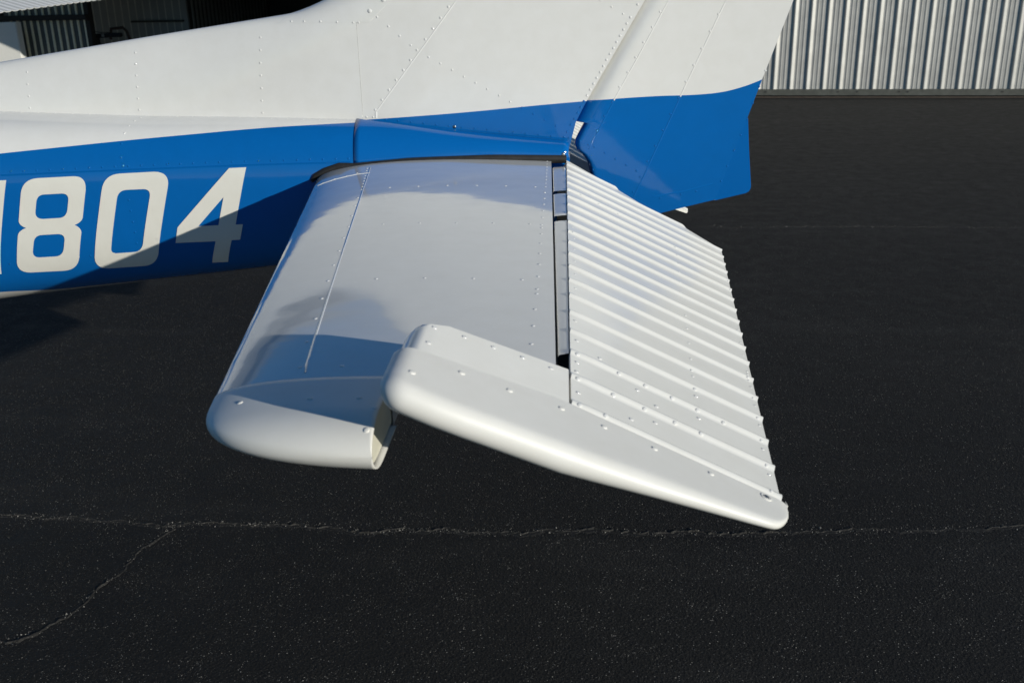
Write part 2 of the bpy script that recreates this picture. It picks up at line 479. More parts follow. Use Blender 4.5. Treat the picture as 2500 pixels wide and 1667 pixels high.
def build_fuselage(root):
    bm = bmesh.new()
    X = [-4.0 + .1 * i for i in range(14)] + [-2.6 + (2.047) * i / 60 for i in range(61)][1:]
    rows = [f_section(x, n=130) for x in X]
    grid(bm, rows, True); fan(bm, rows[0]); fan(bm, rows[-1][::-1])
    fus = from_bm('fuselage', bm, M['fuselage'], root, angle=60)
    bm = bmesh.new()
    rows = [f_section(x, .955, 40, top=lerp(1.215, 1.20, (x + .56) / .6)) for x in [-.56 + .575 * i / 16 for i in range(17)]]
    rows.append([(p[0] + .002, p[1] * .97, lerp(1.1, p[2], .97)) for p in rows[-1]])
    n1 = len(rows); rows += [(lambda q: [(q, p[1], p[2]) for p in rows[-1]])(q) for q in (-.02, -.06)]
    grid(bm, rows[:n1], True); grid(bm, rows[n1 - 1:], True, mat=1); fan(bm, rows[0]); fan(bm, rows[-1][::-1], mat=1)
    cone = from_bm('tail_cone', bm, [M['blue'], M['hollow_shade']], root, angle=60)  # hollow rear end coloured near-black as shade
    # dorsal fin
    bm = bmesh.new(); rows = []
    for x in [-2.55 + (2.55 - .5415) * i / 50 for i in range(51)]:
        zb, zt = pw(x, DB) - .012, pw(x, DT); r = []
        if zt - pw(x, DB) < .004: continue
        for k in range(25):
            f = math.sin(.5 * math.pi * k / 24); z = lerp(zb, zt, f); r.append((x, -dorsal_half(x, z), z))
        rows.append(r)
    rows = mirror_rows(rows); grid(bm, rows, True); fan(bm, rows[0]); fan(bm, rows[-1][::-1])
    dor = from_bm('dorsal_fin', bm, M['white'], root, angle=50)
    # swept fin
    Z = [1.20, 1.228, 1.25, 1.28, 1.291] + [1.30 + .02 * i for i in range(13)] + [1.5583, 1.5587] + [1.56 + .04 * i for i in range(1, 23)]
    bm = bmesh.new(); rows = []
    for z in Z:
        x0, x1 = fin_front(z), fin_te(z)
        rows.append([(x, -fin_half(x, z), z) for x in [lerp(x1, x0, i / 18) for i in range(19)]])
    rows = mirror_rows(rows); grid(bm, rows, True); fan(bm, rows[0]); fan(bm, rows[-1])
    fin = from_bm('fin', bm, M['fin'], root, angle=40)
    bm = bmesh.new(); rows = []
    for z in [1.5585, 1.562, 1.57, 1.58, 1.59, 1.60, 1.61, 1.62, 1.64, 1.66, 1.69, 1.72, 1.76, 1.80, 1.9, 2.05, 2.25, 2.44]:
        x0, x1 = le_x(z), fin_front(z) + .012; r = []
        for k in range(19):
            f = 1 - (k / 18) ; t = f ** 1.6
            x = lerp(x0, x1, t); ht = (fin_half(x1, z) + .0012) * (1 - (1 - t) ** 2.2) ** .5
            zb, zt = pw(x, DB), max(pw(x, DT), le_z(x)); f = min(1., (z - zb) / (zt - zb)); kk = smooth((x + 1.05) / .45)
            ht = min(ht, lerp(.050 * lerp(1, .78, f) * math.sqrt(max(0., 1 - f ** 3.2)), .0496 * math.sqrt(max(0., 1 - f ** 9)), kk) + .0003)
            r.append((x, -ht, z))
        rows.append(r)
    rows = mirror_rows(rows); grid(bm, rows, True); fan(bm, rows[0]); fan(bm, rows[-1])
    le = from_bm('fin_leading_edge', bm, M['white'], root, angle=45)
    return fus, cone, dor, fin, le

RF = [(1.0, .080), (1.12, .078), (1.157, .071), (1.181, .065), (1.202, .051), (1.214, .036), (1.228, .0305), (1.24, .031), (1.262, .042), (1.282, .053), (1.300, .0625)]
def rud_front(z):
    return pw(z, RF) if z < 1.291 else fin_te(z) - .002
def rud_te(z): return pw(z, [(1.0, .396), (1.07, .4205), (1.294, .496), (1.389, .527), (1.592, .596), (2.45, .89)])
def rud_half(x, x0, x1, z):
    d = (x - x0); D = lerp(.014, .050, smooth((z - 1.289) / .004))
    base = lerp(.0035, .029, min(1., (x1 - x) / .40))
    return base * math.sqrt(max(0., 1 - (1 - min(1., d / D)) ** 2)) if d < D else base
def build_rudder(root):
    bm = bmesh.new(); rows = []
    zb = 1.043                                            # bottom line at x = .30
    n = 260
    for i in range(n + 1):
        v = i / n; z30 = zb + (2.45 - zb) * (v ** 1.6); sl = .234 * (1 - v) ** 6
        x0 = .1; x1 = .5
        for _ in range(8):
            x0 = rud_front(z30 + sl * (x0 - .3)); x1 = rud_te(z30 + sl * (x1 - .3))
        r = []
        for j in range(29):
            f = (j / 28) ** 1.7; x = lerp(x0, x1, f); z = z30 + sl * (x - .3)
            r.append((x, -rud_half(x, x0, x1, z), z))
        rows.append(r)
    rows = mirror_rows(rows); grid(bm, rows, True); fan(bm, rows[0]); fan(bm, rows[-1])
    rud = from_bm('rudder', bm, M['fin'], root, angle=50)
    bm = bmesh.new()
    out = [(.4195, 1.068), (.4945, 1.290), (.4975, 1.291), (.505, 1.21), (.514, 1.13), (.5165, 1.108), (.5155, 1.099), (.511, 1.092), (.503, 1.0875)]
    rows = [[(x, -h, z) for x, z in out] for h in (.0032, -.0032)]
    grid(bm, rows, True); fan(bm, rows[0]); fan(bm, rows[1][::-1])
    tab = from_bm('trim_tab', bm, M['blue'], root, angle=30)
    return rud, tab

FT = [(-.56, 1.3105), (-.539, 1.308), (-.305, 1.278), (-.006, 1.246), (.03, 1.243)]
FB = [(-.56, 1.199), (-.41, 1.2095), (-.192, 1.213), (.01, 1.206)]
def build_fairing(root, sg=-1):
    bm = bmesh.new(); rows = []
    for x in [-.557 + .570 * i / 40 for i in range(41)]:
        w = fw(x) + .0035; zt, zb = pw(x, FT), pw(x, FB); r = []
        k0 = smooth((x + .557) / .40)
        for k in range(25):
            t = .5 * math.pi * k / 24; e = 2 / 2.5
            z = zb + (zt - zb) * math.cos(t) ** e; yq = .0465 + (w - .0465) * math.sin(t) ** e
            r.append((x, sg * lerp(-side_y(x, z) + .0020, yq, k0), z))
        rows.append(r)
    grid(bm, rows)
    o = from_bm('tail_fairing', bm, M['blue'], root, angle=50)
    md = o.modifiers.new('sheet', 'SOLIDIFY'); md.thickness = .003; md.offset = 0
    return o

ROOT = empty('light_aircraft', (-.6, 0, 0),
             label='white and blue light aeroplane, its tail, number and drooped ribbed elevator filling the picture', cat='aeroplane')
FUS, CONE, DOR, FIN, FLE = build_fuselage(ROOT)
RUD, TAB = build_rudder(ROOT)
FAIR = build_fairing(ROOT, -1); FAIR2 = build_fairing(ROOT, 1)
STAB = build_stabilizer(ROOT, -1); STABTIP = build_stab_tip(ROOT, -1)
ELEV = build_elevator(ROOT, -1, DROOP); HORN, ETIP = build_horn(ROOT, -1, DROOP)
D2 = DROOP + math.radians(4.0)
build_stabilizer(ROOT, 1); build_stab_tip(ROOT, 1); build_elevator(ROOT, 1, D2); build_horn(ROOT, 1, D2)
# ------------------------------------------------------------------ measured positions, in metres
RIVETS = (
('elevator_tip','t',(-0.1521,-1.8204,1.2781),(0.45,0.0,0.89),0.00424,1,'screw'),
('elevator_tip','t',(-0.1083,-1.7668,1.2562),(0.45,0.0,0.89),0.00424,1,'screw'),
('elevator_tip','t',(-0.0586,-1.7557,1.2314),(0.45,0.0,0.89),0.00424,1,'screw'),
('elevator_tip','t',(-0.0028,-1.7404,1.2036),(0.45,0.0,0.89),0.00424,1,'screw'),
('elevator_tip','t',(0.0441,-1.7376,1.1802),(0.45,0.0,0.89),0.00424,1,'screw'),
('elevator_tip','t',(0.1005,-1.7339,1.1521),(0.45,0.0,0.89),0.00424,1,'screw'),
('elevator_tip','t',(0.1648,-1.7314,1.12),(0.45,0.0,0.89),0.00424,1,'screw'),
('stabilizer_tip','t',(-0.2106,-1.7853,1.1979),(-0.03,-0.48,0.88),0.00385,1,'screw'),
('stabilizer_tip','t',(-0.2077,-1.7458,1.2064),(-0.0,-0.04,1.0),0.00385,1,'screw'),
('balance_horn','w',(-0.1482,-1.7243,1.2746),(0.45,0.0,0.89),0.0037,1,'rivet'),
('stabilizer_tip','t',(-0.2311,-1.7185,1.2065),(-0.01,-0.0,1.0),0.00385,1,'screw'),
('stabilizer_tip','t',(-0.2875,-1.7168,1.2048),(-0.05,-0.01,1.0),0.00385,1,'screw'),
('balance_horn','w',(-0.1478,-1.673,1.2744),(0.45,-0.0,0.89),0.0037,1,'rivet'),
('stabilizer_tip','t',(-0.3724,-1.7073,1.1957),(-0.2,-0.04,0.98),0.00385,1,'screw'),
('balance_horn','w',(-0.1153,-1.6599,1.2581),(0.45,0.0,0.89),0.0037,1,'rivet'),
('balance_horn','w',(-0.0826,-1.6502,1.2418),(0.45,0.0,0.89),0.0037,1,'rivet'),
('balance_horn','w',(-0.0491,-1.6402,1.2251),(0.45,0.0,0.89),0.0037,1,'rivet'),
('balance_horn','w',(-0.0155,-1.6323,1.2084),(0.45,0.0,0.89),0.0037,1,'rivet'),
('elevator','w',(0.0175,-1.7093,1.1943),(0.38,-0.32,0.87),0.00346,1,'rivet'),
('elevator','w',(0.0471,-1.7087,1.1808),(0.4,-0.46,0.8),0.00346,1,'rivet'),
('elevator','w',(0.0167,-1.6682,1.1917),(0.45,0.0,0.89),0.00346,1,'rivet'),
('elevator','w',(0.0783,-1.6749,1.161),(0.45,-0.0,0.89),0.00346,1,'rivet'),
('elevator','w',(0.0166,-1.6293,1.1935),(0.36,-0.47,0.8),0.00346,1,'rivet'),
('elevator','w',(0.1088,-1.6511,1.1457),(0.45,0.0,0.89),0.00346,1,'rivet'),
('elevator','w',(0.0593,-1.6296,1.1725),(0.39,-0.47,0.79),0.00346,1,'rivet'),
('elevator','w',(0.0977,-1.629,1.1537),(0.38,-0.52,0.76),0.00346,1,'rivet'),
('elevator','w',(0.0155,-1.6027,1.1923),(0.45,0.0,0.89),0.00346,1,'rivet'),
('elevator','w',(0.135,-1.6287,1.1353),(0.38,-0.52,0.76),0.00346,1,'rivet'),
('elevator','w',(0.1673,-1.627,1.1203),(0.38,-0.52,0.76),0.00346,1,'rivet'),
('elevator','w',(0.0163,-1.5701,1.1919),(0.45,0.0,0.89),0.00346,1,'rivet'),
('elevator','w',(0.1152,-1.5949,1.1426),(0.45,0.0,0.89),0.00346,1,'rivet'),
('elevator','w',(0.0932,-1.5684,1.1535),(0.45,0.0,0.89),0.00346,1,'rivet'),
('elevator','w',(0.0172,-1.5456,1.1936),(0.38,-0.41,0.83),0.00346,1,'rivet'),
('elevator','w',(0.0707,-1.5464,1.1671),(0.37,-0.56,0.74),0.00346,1,'rivet'),
('elevator','w',(0.105,-1.5464,1.15),(0.37,-0.56,0.74),0.00346,1,'rivet'),
('elevator','w',(0.1725,-1.568,1.114),(0.45,0.0,0.89),0.00346,1,'rivet'),
('elevator','w',(0.1398,-1.5462,1.1328),(0.37,-0.56,0.74),0.00346,1,'rivet'),
('elevator','w',(0.0471,-1.5161,1.1765),(0.45,-0.0,0.89),0.00346,1,'rivet'),
('elevator','w',(0.1734,-1.5465,1.1158),(0.37,-0.56,0.74),0.00346,1,'rivet'),
('elevator','w',(0.2076,-1.5472,1.0983),(0.41,-0.39,0.82),0.00346,1,'rivet'),
('elevator','w',(0.0172,-1.488,1.1914),(0.45,0.0,0.89),0.00346,1,'rivet'),
('elevator','w',(0.1787,-1.4887,1.1109),(0.45,-0.0,0.89),0.00346,1,'rivet'),
('elevator','w',(0.1803,-1.4651,1.1114),(0.43,-0.3,0.85),0.00346,1,'rivet'),
('elevator','w',(0.0158,-1.4082,1.1921),(0.45,0.0,0.89),0.00346,1,'rivet'),
('stabilizer','w',(-0.2728,-1.6158,1.205),(-0.03,-0.01,1.0),0.00293,1,'rivet'),
('stabilizer','w',(-0.3262,-1.6127,1.2021),(-0.08,-0.01,1.0),0.00293,1,'rivet'),
('stabilizer','w',(-0.3403,-1.605,1.1721),(0.0,-1.0,0.0),0.00293,1,'rivet'),
('stabilizer','w',(-0.0425,-1.5241,1.1999),(0.06,0.0,1.0),0.00293,1,'rivet'),
('elevator','w',(0.2389,-1.708,1.0856),(0.4,-0.46,0.8),0.00262,1,'rivet'),
('stabilizer','w',(-0.3407,-1.5201,1.202),(-0.09,-0.01,1.0),0.00293,1,'rivet'),
('stabilizer','w',(-0.0423,-1.4509,1.1998),(0.06,0.0,1.0),0.00293,1,'rivet'),
('fin_leading_edge','w',(-0.4664,-0.0487,1.612),(-0.03,-1.0,0.04),0.00577,1,'screw'),
('fin_leading_edge','w',(-0.504,-0.0487,1.5857),(-0.03,-1.0,0.04),0.00577,1,'screw'),
('elevator','w',(0.2483,-1.6493,1.0762),(0.45,0.0,0.89),0.00262,1,'rivet'),
('elevator','w',(0.2488,-1.6292,1.0782),(0.39,-0.47,0.79),0.00262,1,'rivet'),
('stabilizer','w',(-0.3519,-1.4234,1.2022),(-0.09,-0.01,1.0),0.00293,1,'rivet'),
('stabilizer','w',(-0.042,-1.3768,1.1997),(0.06,0.0,1.0),0.00293,1,'rivet'),
('elevator','w',(0.2556,-1.5719,1.0726),(0.45,-0.0,0.89),0.00262,1,'rivet'),
('elevator','w',(0.2581,-1.5473,1.073),(0.41,-0.39,0.82),0.00262,1,'rivet'),
('stabilizer','w',(-0.0414,-1.3004,1.1996),(0.06,0.0,1.0),0.00293,1,'rivet'),
('stabilizer','w',(-0.3651,-1.3282,1.2022),(-0.09,-0.01,1.0),0.00293,1,'rivet'),
('stabilizer','w',(-0.0413,-1.2765,1.1996),(0.06,0.0,1.0),0.00293,1,'rivet'),
('elevator','w',(0.268,-1.4854,1.0664),(0.45,-0.0,0.89),0.00262,1,'rivet'),
('stabilizer','w',(-0.0663,-1.2292,1.201),(0.06,0.0,1.0),0.00293,1,'rivet'),
('stabilizer','w',(-0.1433,-1.2329,1.2046),(0.04,-0.0,1.0),0.00293,1,'rivet'),
('tail_fairing','s',(-0.0009,-0.0897,1.2149),(0.09,-0.99,0.12),0.005,1,'screw'),
('stabilizer','w',(-0.221,-1.2356,1.2066),(0.01,-0.0,1.0),0.00293,1,'rivet'),
('stabilizer','s',(-0.5545,-0.1325,1.1991),(-0.13,-0.02,0.99),0.005,1,'screw'),
('elevator','w',(0.269,-1.4645,1.0677),(0.36,-0.59,0.73),0.00262,1,'rivet'),
('stabilizer','w',(-0.2981,-1.2374,1.2063),(-0.02,-0.0,1.0),0.00293,1,'rivet'),
('stabilizer','w',(-0.0413,-1.2069,1.1996),(0.06,0.0,1.0),0.00293,1,'rivet'),
('fin','s',(-0.2946,-0.0431,1.2848),(0.03,-1.0,-0.01),0.005,1,'screw'),
('stabilizer','w',(-0.3771,-1.2345,1.2023),(-0.09,-0.01,1.0),0.00293,1,'rivet'),
('stabilizer','w',(-0.3775,-1.2335,1.2022),(-0.09,-0.01,1.0),0.00293,1,'rivet'),
('elevator','w',(0.1846,-1.4083,1.1079),(0.45,-0.0,0.89),0.00262,1,'rivet'),
('elevator','w',(0.1857,-1.385,1.1079),(0.44,-0.2,0.88),0.00262,1,'rivet'),
('elevator','w',(0.2757,-1.4091,1.0625),(0.45,-0.0,0.89),0.00262,1,'rivet'),
('stabilizer','w',(-0.0417,-1.133,1.1995),(0.06,0.0,1.0),0.00293,1,'rivet'),
('elevator','w',(0.2777,-1.3831,1.0625),(0.36,-0.59,0.72),0.00262,1,'rivet'),
('elevator','w',(0.1914,-1.3296,1.1046),(0.45,-0.0,0.89),0.00262,1,'rivet'),
('stabilizer','w',(-0.389,-1.1408,1.2023),(-0.09,-0.01,1.0),0.00293,1,'rivet'),
('stabilizer','w',(-0.042,-1.062,1.1995),(0.06,0.0,1.0),0.00293,1,'rivet'),
('elevator','w',(0.2846,-1.3287,1.0581),(0.45,-0.0,0.89),0.00262,1,'rivet'),
('elevator','w',(0.2858,-1.3018,1.0579),(0.44,-0.12,0.89),0.00262,1,'rivet'),
('elevator','w',(0.2852,-1.2973,1.0614),(0.36,-0.58,0.73),0.00262,1,'rivet'),
('elevator','w',(0.1981,-1.2503,1.1012),(0.45,0.0,0.89),0.00262,1,'rivet'),
('stabilizer','w',(-0.4003,-1.0452,1.2025),(-0.09,-0.01,1.0),0.00293,1,'rivet'),
('elevator','w',(0.2896,-1.2698,1.0556),(0.45,0.0,0.89),0.00262,1,'rivet'),
('stabilizer','w',(-0.0425,-0.9897,1.1994),(0.06,0.0,1.0),0.00293,1,'rivet'),
('elevator','w',(0.2916,-1.2559,1.0546),(0.45,-0.0,0.89),0.00262,1,'rivet'),
('elevator','w',(0.018,-1.245,1.191),(0.45,0.0,0.89),0.00246,1,'rivet'),
('elevator','w',(0.2044,-1.1708,1.0981),(0.45,-0.0,0.89),0.00262,1,'rivet'),
('stabilizer','w',(-0.0426,-0.9176,1.1994),(0.06,0.0,1.0),0.00293,1,'rivet'),
('stabilizer','w',(-0.4125,-0.9503,1.2026),(-0.09,-0.01,1.0),0.00293,1,'rivet'),
('elevator','w',(0.3002,-1.1703,1.0503),(0.45,-0.0,0.89),0.00262,1,'rivet'),
('stabilizer','w',(-0.043,-0.8665,1.1994),(0.06,0.0,1.0),0.00293,1,'rivet'),
('stabilizer','w',(-0.2097,-0.8544,1.2069),(0.02,-0.0,1.0),0.00293,1,'rivet'),
('stabilizer','w',(-0.1382,-0.8463,1.2044),(0.04,0.0,1.0),0.00293,1,'rivet'),
('stabilizer','w',(-0.0435,-0.8427,1.1994),(0.06,0.0,1.0),0.00293,1,'rivet'),
('stabilizer','w',(-0.0666,-0.8414,1.2007),(0.06,0.0,1.0),0.00293,1,'rivet'),
('elevator','w',(0.0186,-1.1635,1.1907),(0.45,0.0,0.89),0.00246,1,'rivet'),
('stabilizer','w',(-0.2812,-0.856,1.2079),(0.0,-0.0,1.0),0.00293,1,'rivet'),
('elevator','w',(0.2117,-1.0913,1.0945),(0.45,0.0,0.89),0.00262,1,'rivet'),
('stabilizer','w',(-0.3532,-0.8581,1.2068),(-0.04,-0.01,1.0),0.00293,1,'rivet'),
('stabilizer','w',(-0.4215,-0.8597,1.2029),(-0.09,-0.01,1.0),0.00293,1,'rivet'),
('elevator','w',(0.3082,-1.0978,1.0463),(0.45,0.0,0.89),0.00262,1,'rivet'),
('stabilizer','w',(-0.043,-0.7774,1.1993),(0.06,0.0,1.0),0.00293,1,'rivet'),
('elevator','w',(0.019,-1.0814,1.1905),(0.45,0.0,0.89),0.00246,1,'rivet'),
('elevator','w',(0.3165,-1.0196,1.0422),(0.45,-0.0,0.89),0.00262,1,'rivet'),
('stabilizer','w',(-0.4347,-0.7636,1.2029),(-0.09,-0.01,1.0),0.00293,1,'rivet'),
('stabilizer','w',(-0.0432,-0.7156,1.1992),(0.06,0.0,1.0),0.00293,1,'rivet'),
('stabilizer','w',(-0.4357,-0.7613,1.2028),(-0.09,-0.01,1.0),0.00293,1,'rivet'),
('stabilizer','w',(-0.0425,-0.6498,1.1991),(0.06,0.0,1.0),0.00293,1,'rivet'),
('elevator','w',(0.0191,-0.9997,1.1905),(0.45,0.0,0.89),0.00246,1,'rivet'),
('stabilizer','w',(-0.4476,-0.6672,1.2029),(-0.09,-0.01,1.0),0.00293,1,'rivet'),
('stabilizer','w',(-0.0426,-0.5887,1.1991),(0.06,0.0,1.0),0.00293,1,'rivet'),
('elevator','w',(0.0194,-0.9172,1.1903),(0.45,0.0,0.89),0.00246,1,'rivet'),
('fin','w',(-0.2976,-0.0485,1.5922),(0.0,-1.0,-0.0),0.00354,1,'rivet'),
('fin','w',(-0.3192,-0.0485,1.5655),(0.0,-1.0,-0.0),0.00354,1,'rivet'),
('fin','w',(0.1652,-0.0329,1.5417),(0.03,-1.0,-0.02),0.00354,1,'rivet'),
('fin','w',(0.1742,-0.0329,1.557),(0.03,-1.0,-0.02),0.00354,1,'rivet'),
('fin','w',(0.1566,-0.0329,1.5271),(0.03,-1.0,-0.02),0.00354,1,'rivet'),
('fin','w',(0.1483,-0.0329,1.5116),(0.03,-1.0,-0.02),0.00354,1,'rivet'),
('fin','w',(0.1921,-0.0329,1.5882),(0.03,-1.0,-0.02),0.00354,1,'rivet'),
('fin','w',(0.1396,-0.0328,1.496),(0.03,-1.0,-0.02),0.00354,1,'rivet'),
('fin','w',(-0.3406,-0.0485,1.5394),(0.01,-1.0,-0.02),0.00354,1,'rivet'),
('fin','w',(0.1312,-0.0328,1.4812),(0.03,-1.0,-0.02),0.00354,1,'rivet'),
('fin','w',(0.1224,-0.0328,1.4667),(0.03,-1.0,-0.02),0.00354,1,'rivet'),
('fin','w',(0.1135,-0.0328,1.4518),(0.03,-1.0,-0.02),0.00354,1,'rivet'),
('fin','w',(0.1055,-0.0328,1.4359),(0.03,-1.0,-0.02),0.00354,1,'rivet'),
('fin','w',(0.0974,-0.0328,1.4204),(0.03,-1.0,-0.02),0.00354,1,'rivet'),
('stabilizer','w',(-0.4585,-0.5794,1.203),(-0.09,-0.01,1.0),0.00293,1,'rivet'),
('fin','w',(0.0884,-0.0328,1.4061),(0.03,-1.0,-0.02),0.00354,1,'rivet'),
('fin','w',(-0.3621,-0.0485,1.5128),(0.0,-1.0,0.0),0.00354,1,'rivet'),
('fin','w',(0.0803,-0.0328,1.3909),(0.03,-1.0,-0.02),0.00354,1,'rivet'),
('fin','w',(0.0716,-0.0328,1.376),(0.03,-1.0,-0.02),0.00354,1,'rivet'),
('fin','w',(0.063,-0.0327,1.3611),(0.03,-1.0,-0.02),0.00354,1,'rivet'),
('fin','w',(-0.3851,-0.0485,1.4859),(0.0,-1.0,-0.0),0.00354,1,'rivet'),
('fin','b',(0.0543,-0.0327,1.3457),(0.03,-1.0,-0.02),0.00354,1,'rivet'),
('fin','b',(0.046,-0.0327,1.3302),(0.03,-1.0,-0.02),0.00354,1,'rivet'),
('fin','b',(0.0381,-0.0327,1.3154),(0.03,-1.0,-0.02),0.00354,1,'rivet'),
('elevator','w',(0.2211,-0.9371,1.0898),(0.45,-0.0,0.89),0.00246,1,'rivet'),
('fin','w',(-0.404,-0.0485,1.4607),(0.0,-1.0,0.0),0.00354,1,'rivet'),
('fin','b',(0.0293,-0.0328,1.2998),(0.03,-1.0,-0.02),0.00354,1,'rivet'),
('stabilizer','w',(-0.0431,-0.5224,1.1991),(0.06,0.0,1.0),0.00293,1,'rivet'),
('fin','b',(0.02,-0.0329,1.2846),(0.03,-1.0,-0.01),0.00354,1,'rivet'),
('fin','w',(-0.4246,-0.0485,1.4354),(0.0,-1.0,0.0),0.00354,1,'rivet'),
('fin','b',(0.0098,-0.033,1.266),(0.03,-1.0,-0.01),0.00354,1,'rivet'),
('fin','b',(0.0013,-0.0332,1.2523),(0.03,-1.0,-0.01),0.00354,1,'rivet'),
('fin','w',(-0.4454,-0.0485,1.4103),(0.0,-1.0,0.0),0.00354,1,'rivet'),
('elevator','w',(0.0179,-0.8838,1.194),(0.32,-0.59,0.74),0.00246,1,'rivet'),
('fin','w',(-0.466,-0.0485,1.3846),(0.0,-1.0,0.0),0.00354,1,'rivet'),
('fin','w',(-0.4867,-0.0485,1.3595),(0.0,-1.0,0.0),0.00354,1,'rivet'),
('fin','w',(-0.5067,-0.0485,1.3334),(0.0,-1.0,0.0),0.00354,1,'rivet'),
('stabilizer','w',(-0.2012,-0.4714,1.2068),(0.03,-0.0,1.0),0.00293,1,'rivet'),
('stabilizer','w',(-0.1342,-0.4664,1.2041),(0.05,0.0,1.0),0.00293,1,'rivet'),
('stabilizer','w',(-0.3358,-0.4857,1.2089),(-0.01,-0.0,1.0),0.00293,1,'rivet'),
('stabilizer','w',(-0.2692,-0.4766,1.2086),(0.01,-0.0,1.0),0.00293,1,'rivet'),
('stabilizer','w',(-0.0663,-0.4626,1.2004),(0.06,0.0,1.0),0.00293,1,'rivet'),
('elevator','w',(0.2265,-0.8795,1.0922),(0.44,-0.19,0.88),0.00246,1,'rivet'),
('stabilizer','w',(-0.4021,-0.4874,1.2074),(-0.04,-0.01,1.0),0.00293,1,'rivet'),
('elevator','w',(0.0172,-0.8311,1.1914),(0.45,0.0,0.89),0.00246,1,'rivet'),
('elevator','w',(0.2335,-0.7974,1.0887),(0.43,-0.28,0.86),0.00246,1,'rivet'),
('elevator','w',(0.2399,-0.7173,1.0846),(0.41,-0.37,0.83),0.00246,1,'rivet'),
('elevator','w',(0.3511,-0.7203,1.0275),(0.37,-0.57,0.74),0.00246,1,'rivet'),
('stabilizer','w',(-0.6039,-0.2995,1.1842),(-0.34,-0.05,0.94),0.00293,1,'rivet'),
('stabilizer','w',(-0.5763,-0.2895,1.1919),(-0.21,-0.03,0.98),0.00293,1,'rivet'),
('stabilizer','w',(-0.5473,-0.2801,1.1973),(-0.15,-0.02,0.99),0.00293,1,'rivet'),
('stabilizer','w',(-0.5244,-0.2567,1.2007),(-0.12,-0.02,0.99),0.00293,1,'rivet'),
('fuselage','b',(-0.5717,-0.126,1.2165),(0.08,-0.97,0.21),0.00308,1,'rivet'),
('fuselage','b',(-0.6058,-0.1288,1.2164),(0.08,-0.98,0.2),0.00308,1,'rivet'),
('fin','w',(-0.2334,-0.0431,1.3992),(0.03,-1.0,-0.02),0.00308,1,'rivet'),
('fin','w',(-0.2641,-0.0444,1.4159),(0.03,-1.0,-0.02),0.00308,1,'rivet'),
('fin','w',(-0.203,-0.0418,1.3823),(0.03,-1.0,-0.02),0.00308,1,'rivet'),
('fin','w',(-0.2946,-0.0457,1.4339),(0.03,-1.0,-0.02),0.00308,1,'rivet'),
('fin','w',(-0.1716,-0.0404,1.3654),(0.03,-1.0,-0.02),0.00308,1,'rivet'),
('fin','w',(-0.325,-0.047,1.4509),(0.03,-1.0,-0.02),0.00308,1,'rivet'),
('fuselage','b',(-0.64,-0.1317,1.2163),(0.08,-0.98,0.2),0.00308,1,'rivet'),
('fin','w',(-0.1423,-0.0392,1.3484),(0.03,-1.0,-0.02),0.00308,1,'rivet'),
('fin','w',(-0.3553,-0.0483,1.4675),(0.0,-1.0,-0.01),0.00308,1,'rivet'),
('fin','b',(-0.1111,-0.0379,1.3322),(0.03,-1.0,-0.02),0.00308,1,'rivet'),
('fin','b',(-0.0806,-0.0366,1.3151),(0.03,-1.0,-0.02),0.00308,1,'rivet'),
('fuselage','b',(-0.6742,-0.1346,1.2162),(0.08,-0.98,0.2),0.00308,1,'rivet'),
('fin','w',(-0.401,-0.0485,1.4984),(0.0,-1.0,0.0),0.00308,1,'rivet'),
('rudder','w',(0.2099,-0.026,1.494),(0.06,-1.0,-0.02),0.00308,1,'rivet'),
('rudder','w',(0.1899,-0.0265,1.4564),(0.06,-1.0,-0.02),0.00308,1,'rivet'),
('rudder','w',(0.2314,-0.0255,1.5316),(0.06,-1.0,-0.02),0.00308,1,'rivet'),
('fin','b',(-0.0504,-0.0353,1.2988),(0.03,-1.0,-0.02),0.00308,1,'rivet'),
('rudder','w',(0.17,-0.027,1.4188),(0.06,-1.0,-0.02),0.00308,1,'rivet'),
('rudder','w',(0.2506,-0.025,1.5693),(0.06,-1.0,-0.02),0.00308,1,'rivet'),
('fin','w',(-0.4291,-0.0485,1.5222),(0.0,-1.0,0.0),0.00308,1,'rivet'),
('rudder','w',(0.1491,-0.0275,1.3816),(0.06,-1.0,-0.02),0.00308,1,'rivet'),
('fin','b',(-0.0202,-0.0342,1.2824),(0.03,-1.0,-0.01),0.00308,1,'rivet'),
('fuselage','b',(-0.7083,-0.1375,1.216),(0.08,-0.97,0.21),0.00308,1,'rivet'),
('fin','b',(-0.1368,-0.0378,1.2673),(0.03,-1.0,-0.01),0.00308,1,'rivet'),
('rudder','b',(0.1301,-0.028,1.3432),(0.06,-1.0,-0.02),0.00308,1,'rivet'),
('fin','b',(-0.1021,-0.0366,1.2633),(0.03,-1.0,-0.01),0.00308,1,'rivet'),
('fin','b',(-0.1711,-0.0389,1.2713),(0.03,-1.0,-0.01),0.00308,1,'rivet'),
('fin','w',(-0.4574,-0.0485,1.5467),(0.0,-1.0,0.0),0.00308,1,'rivet'),
('fin','b',(-0.0673,-0.0355,1.2598),(0.03,-1.0,-0.01),0.00308,1,'rivet'),
('fin','b',(-0.2057,-0.0401,1.2761),(0.03,-1.0,-0.01),0.00308,1,'rivet'),
('fin','b',(-0.033,-0.0343,1.255),(0.03,-1.0,-0.01),0.00308,1,'rivet'),
('stabilizer','w',(-0.0421,-0.4562,1.1989),(0.06,0.0,1.0),0.00262,1,'rivet'),
('fin','b',(-0.2404,-0.0413,1.2792),(0.03,-1.0,-0.01),0.00308,1,'rivet'),
('rudder','b',(0.1101,-0.0285,1.3065),(0.06,-1.0,-0.02),0.00308,1,'rivet'),
('fin','b',(-0.2751,-0.0424,1.2828),(0.03,-1.0,-0.01),0.00308,1,'rivet'),
('fin','w',(-0.4856,-0.0485,1.5706),(0.0,-1.0,0.0),0.00308,1,'rivet'),
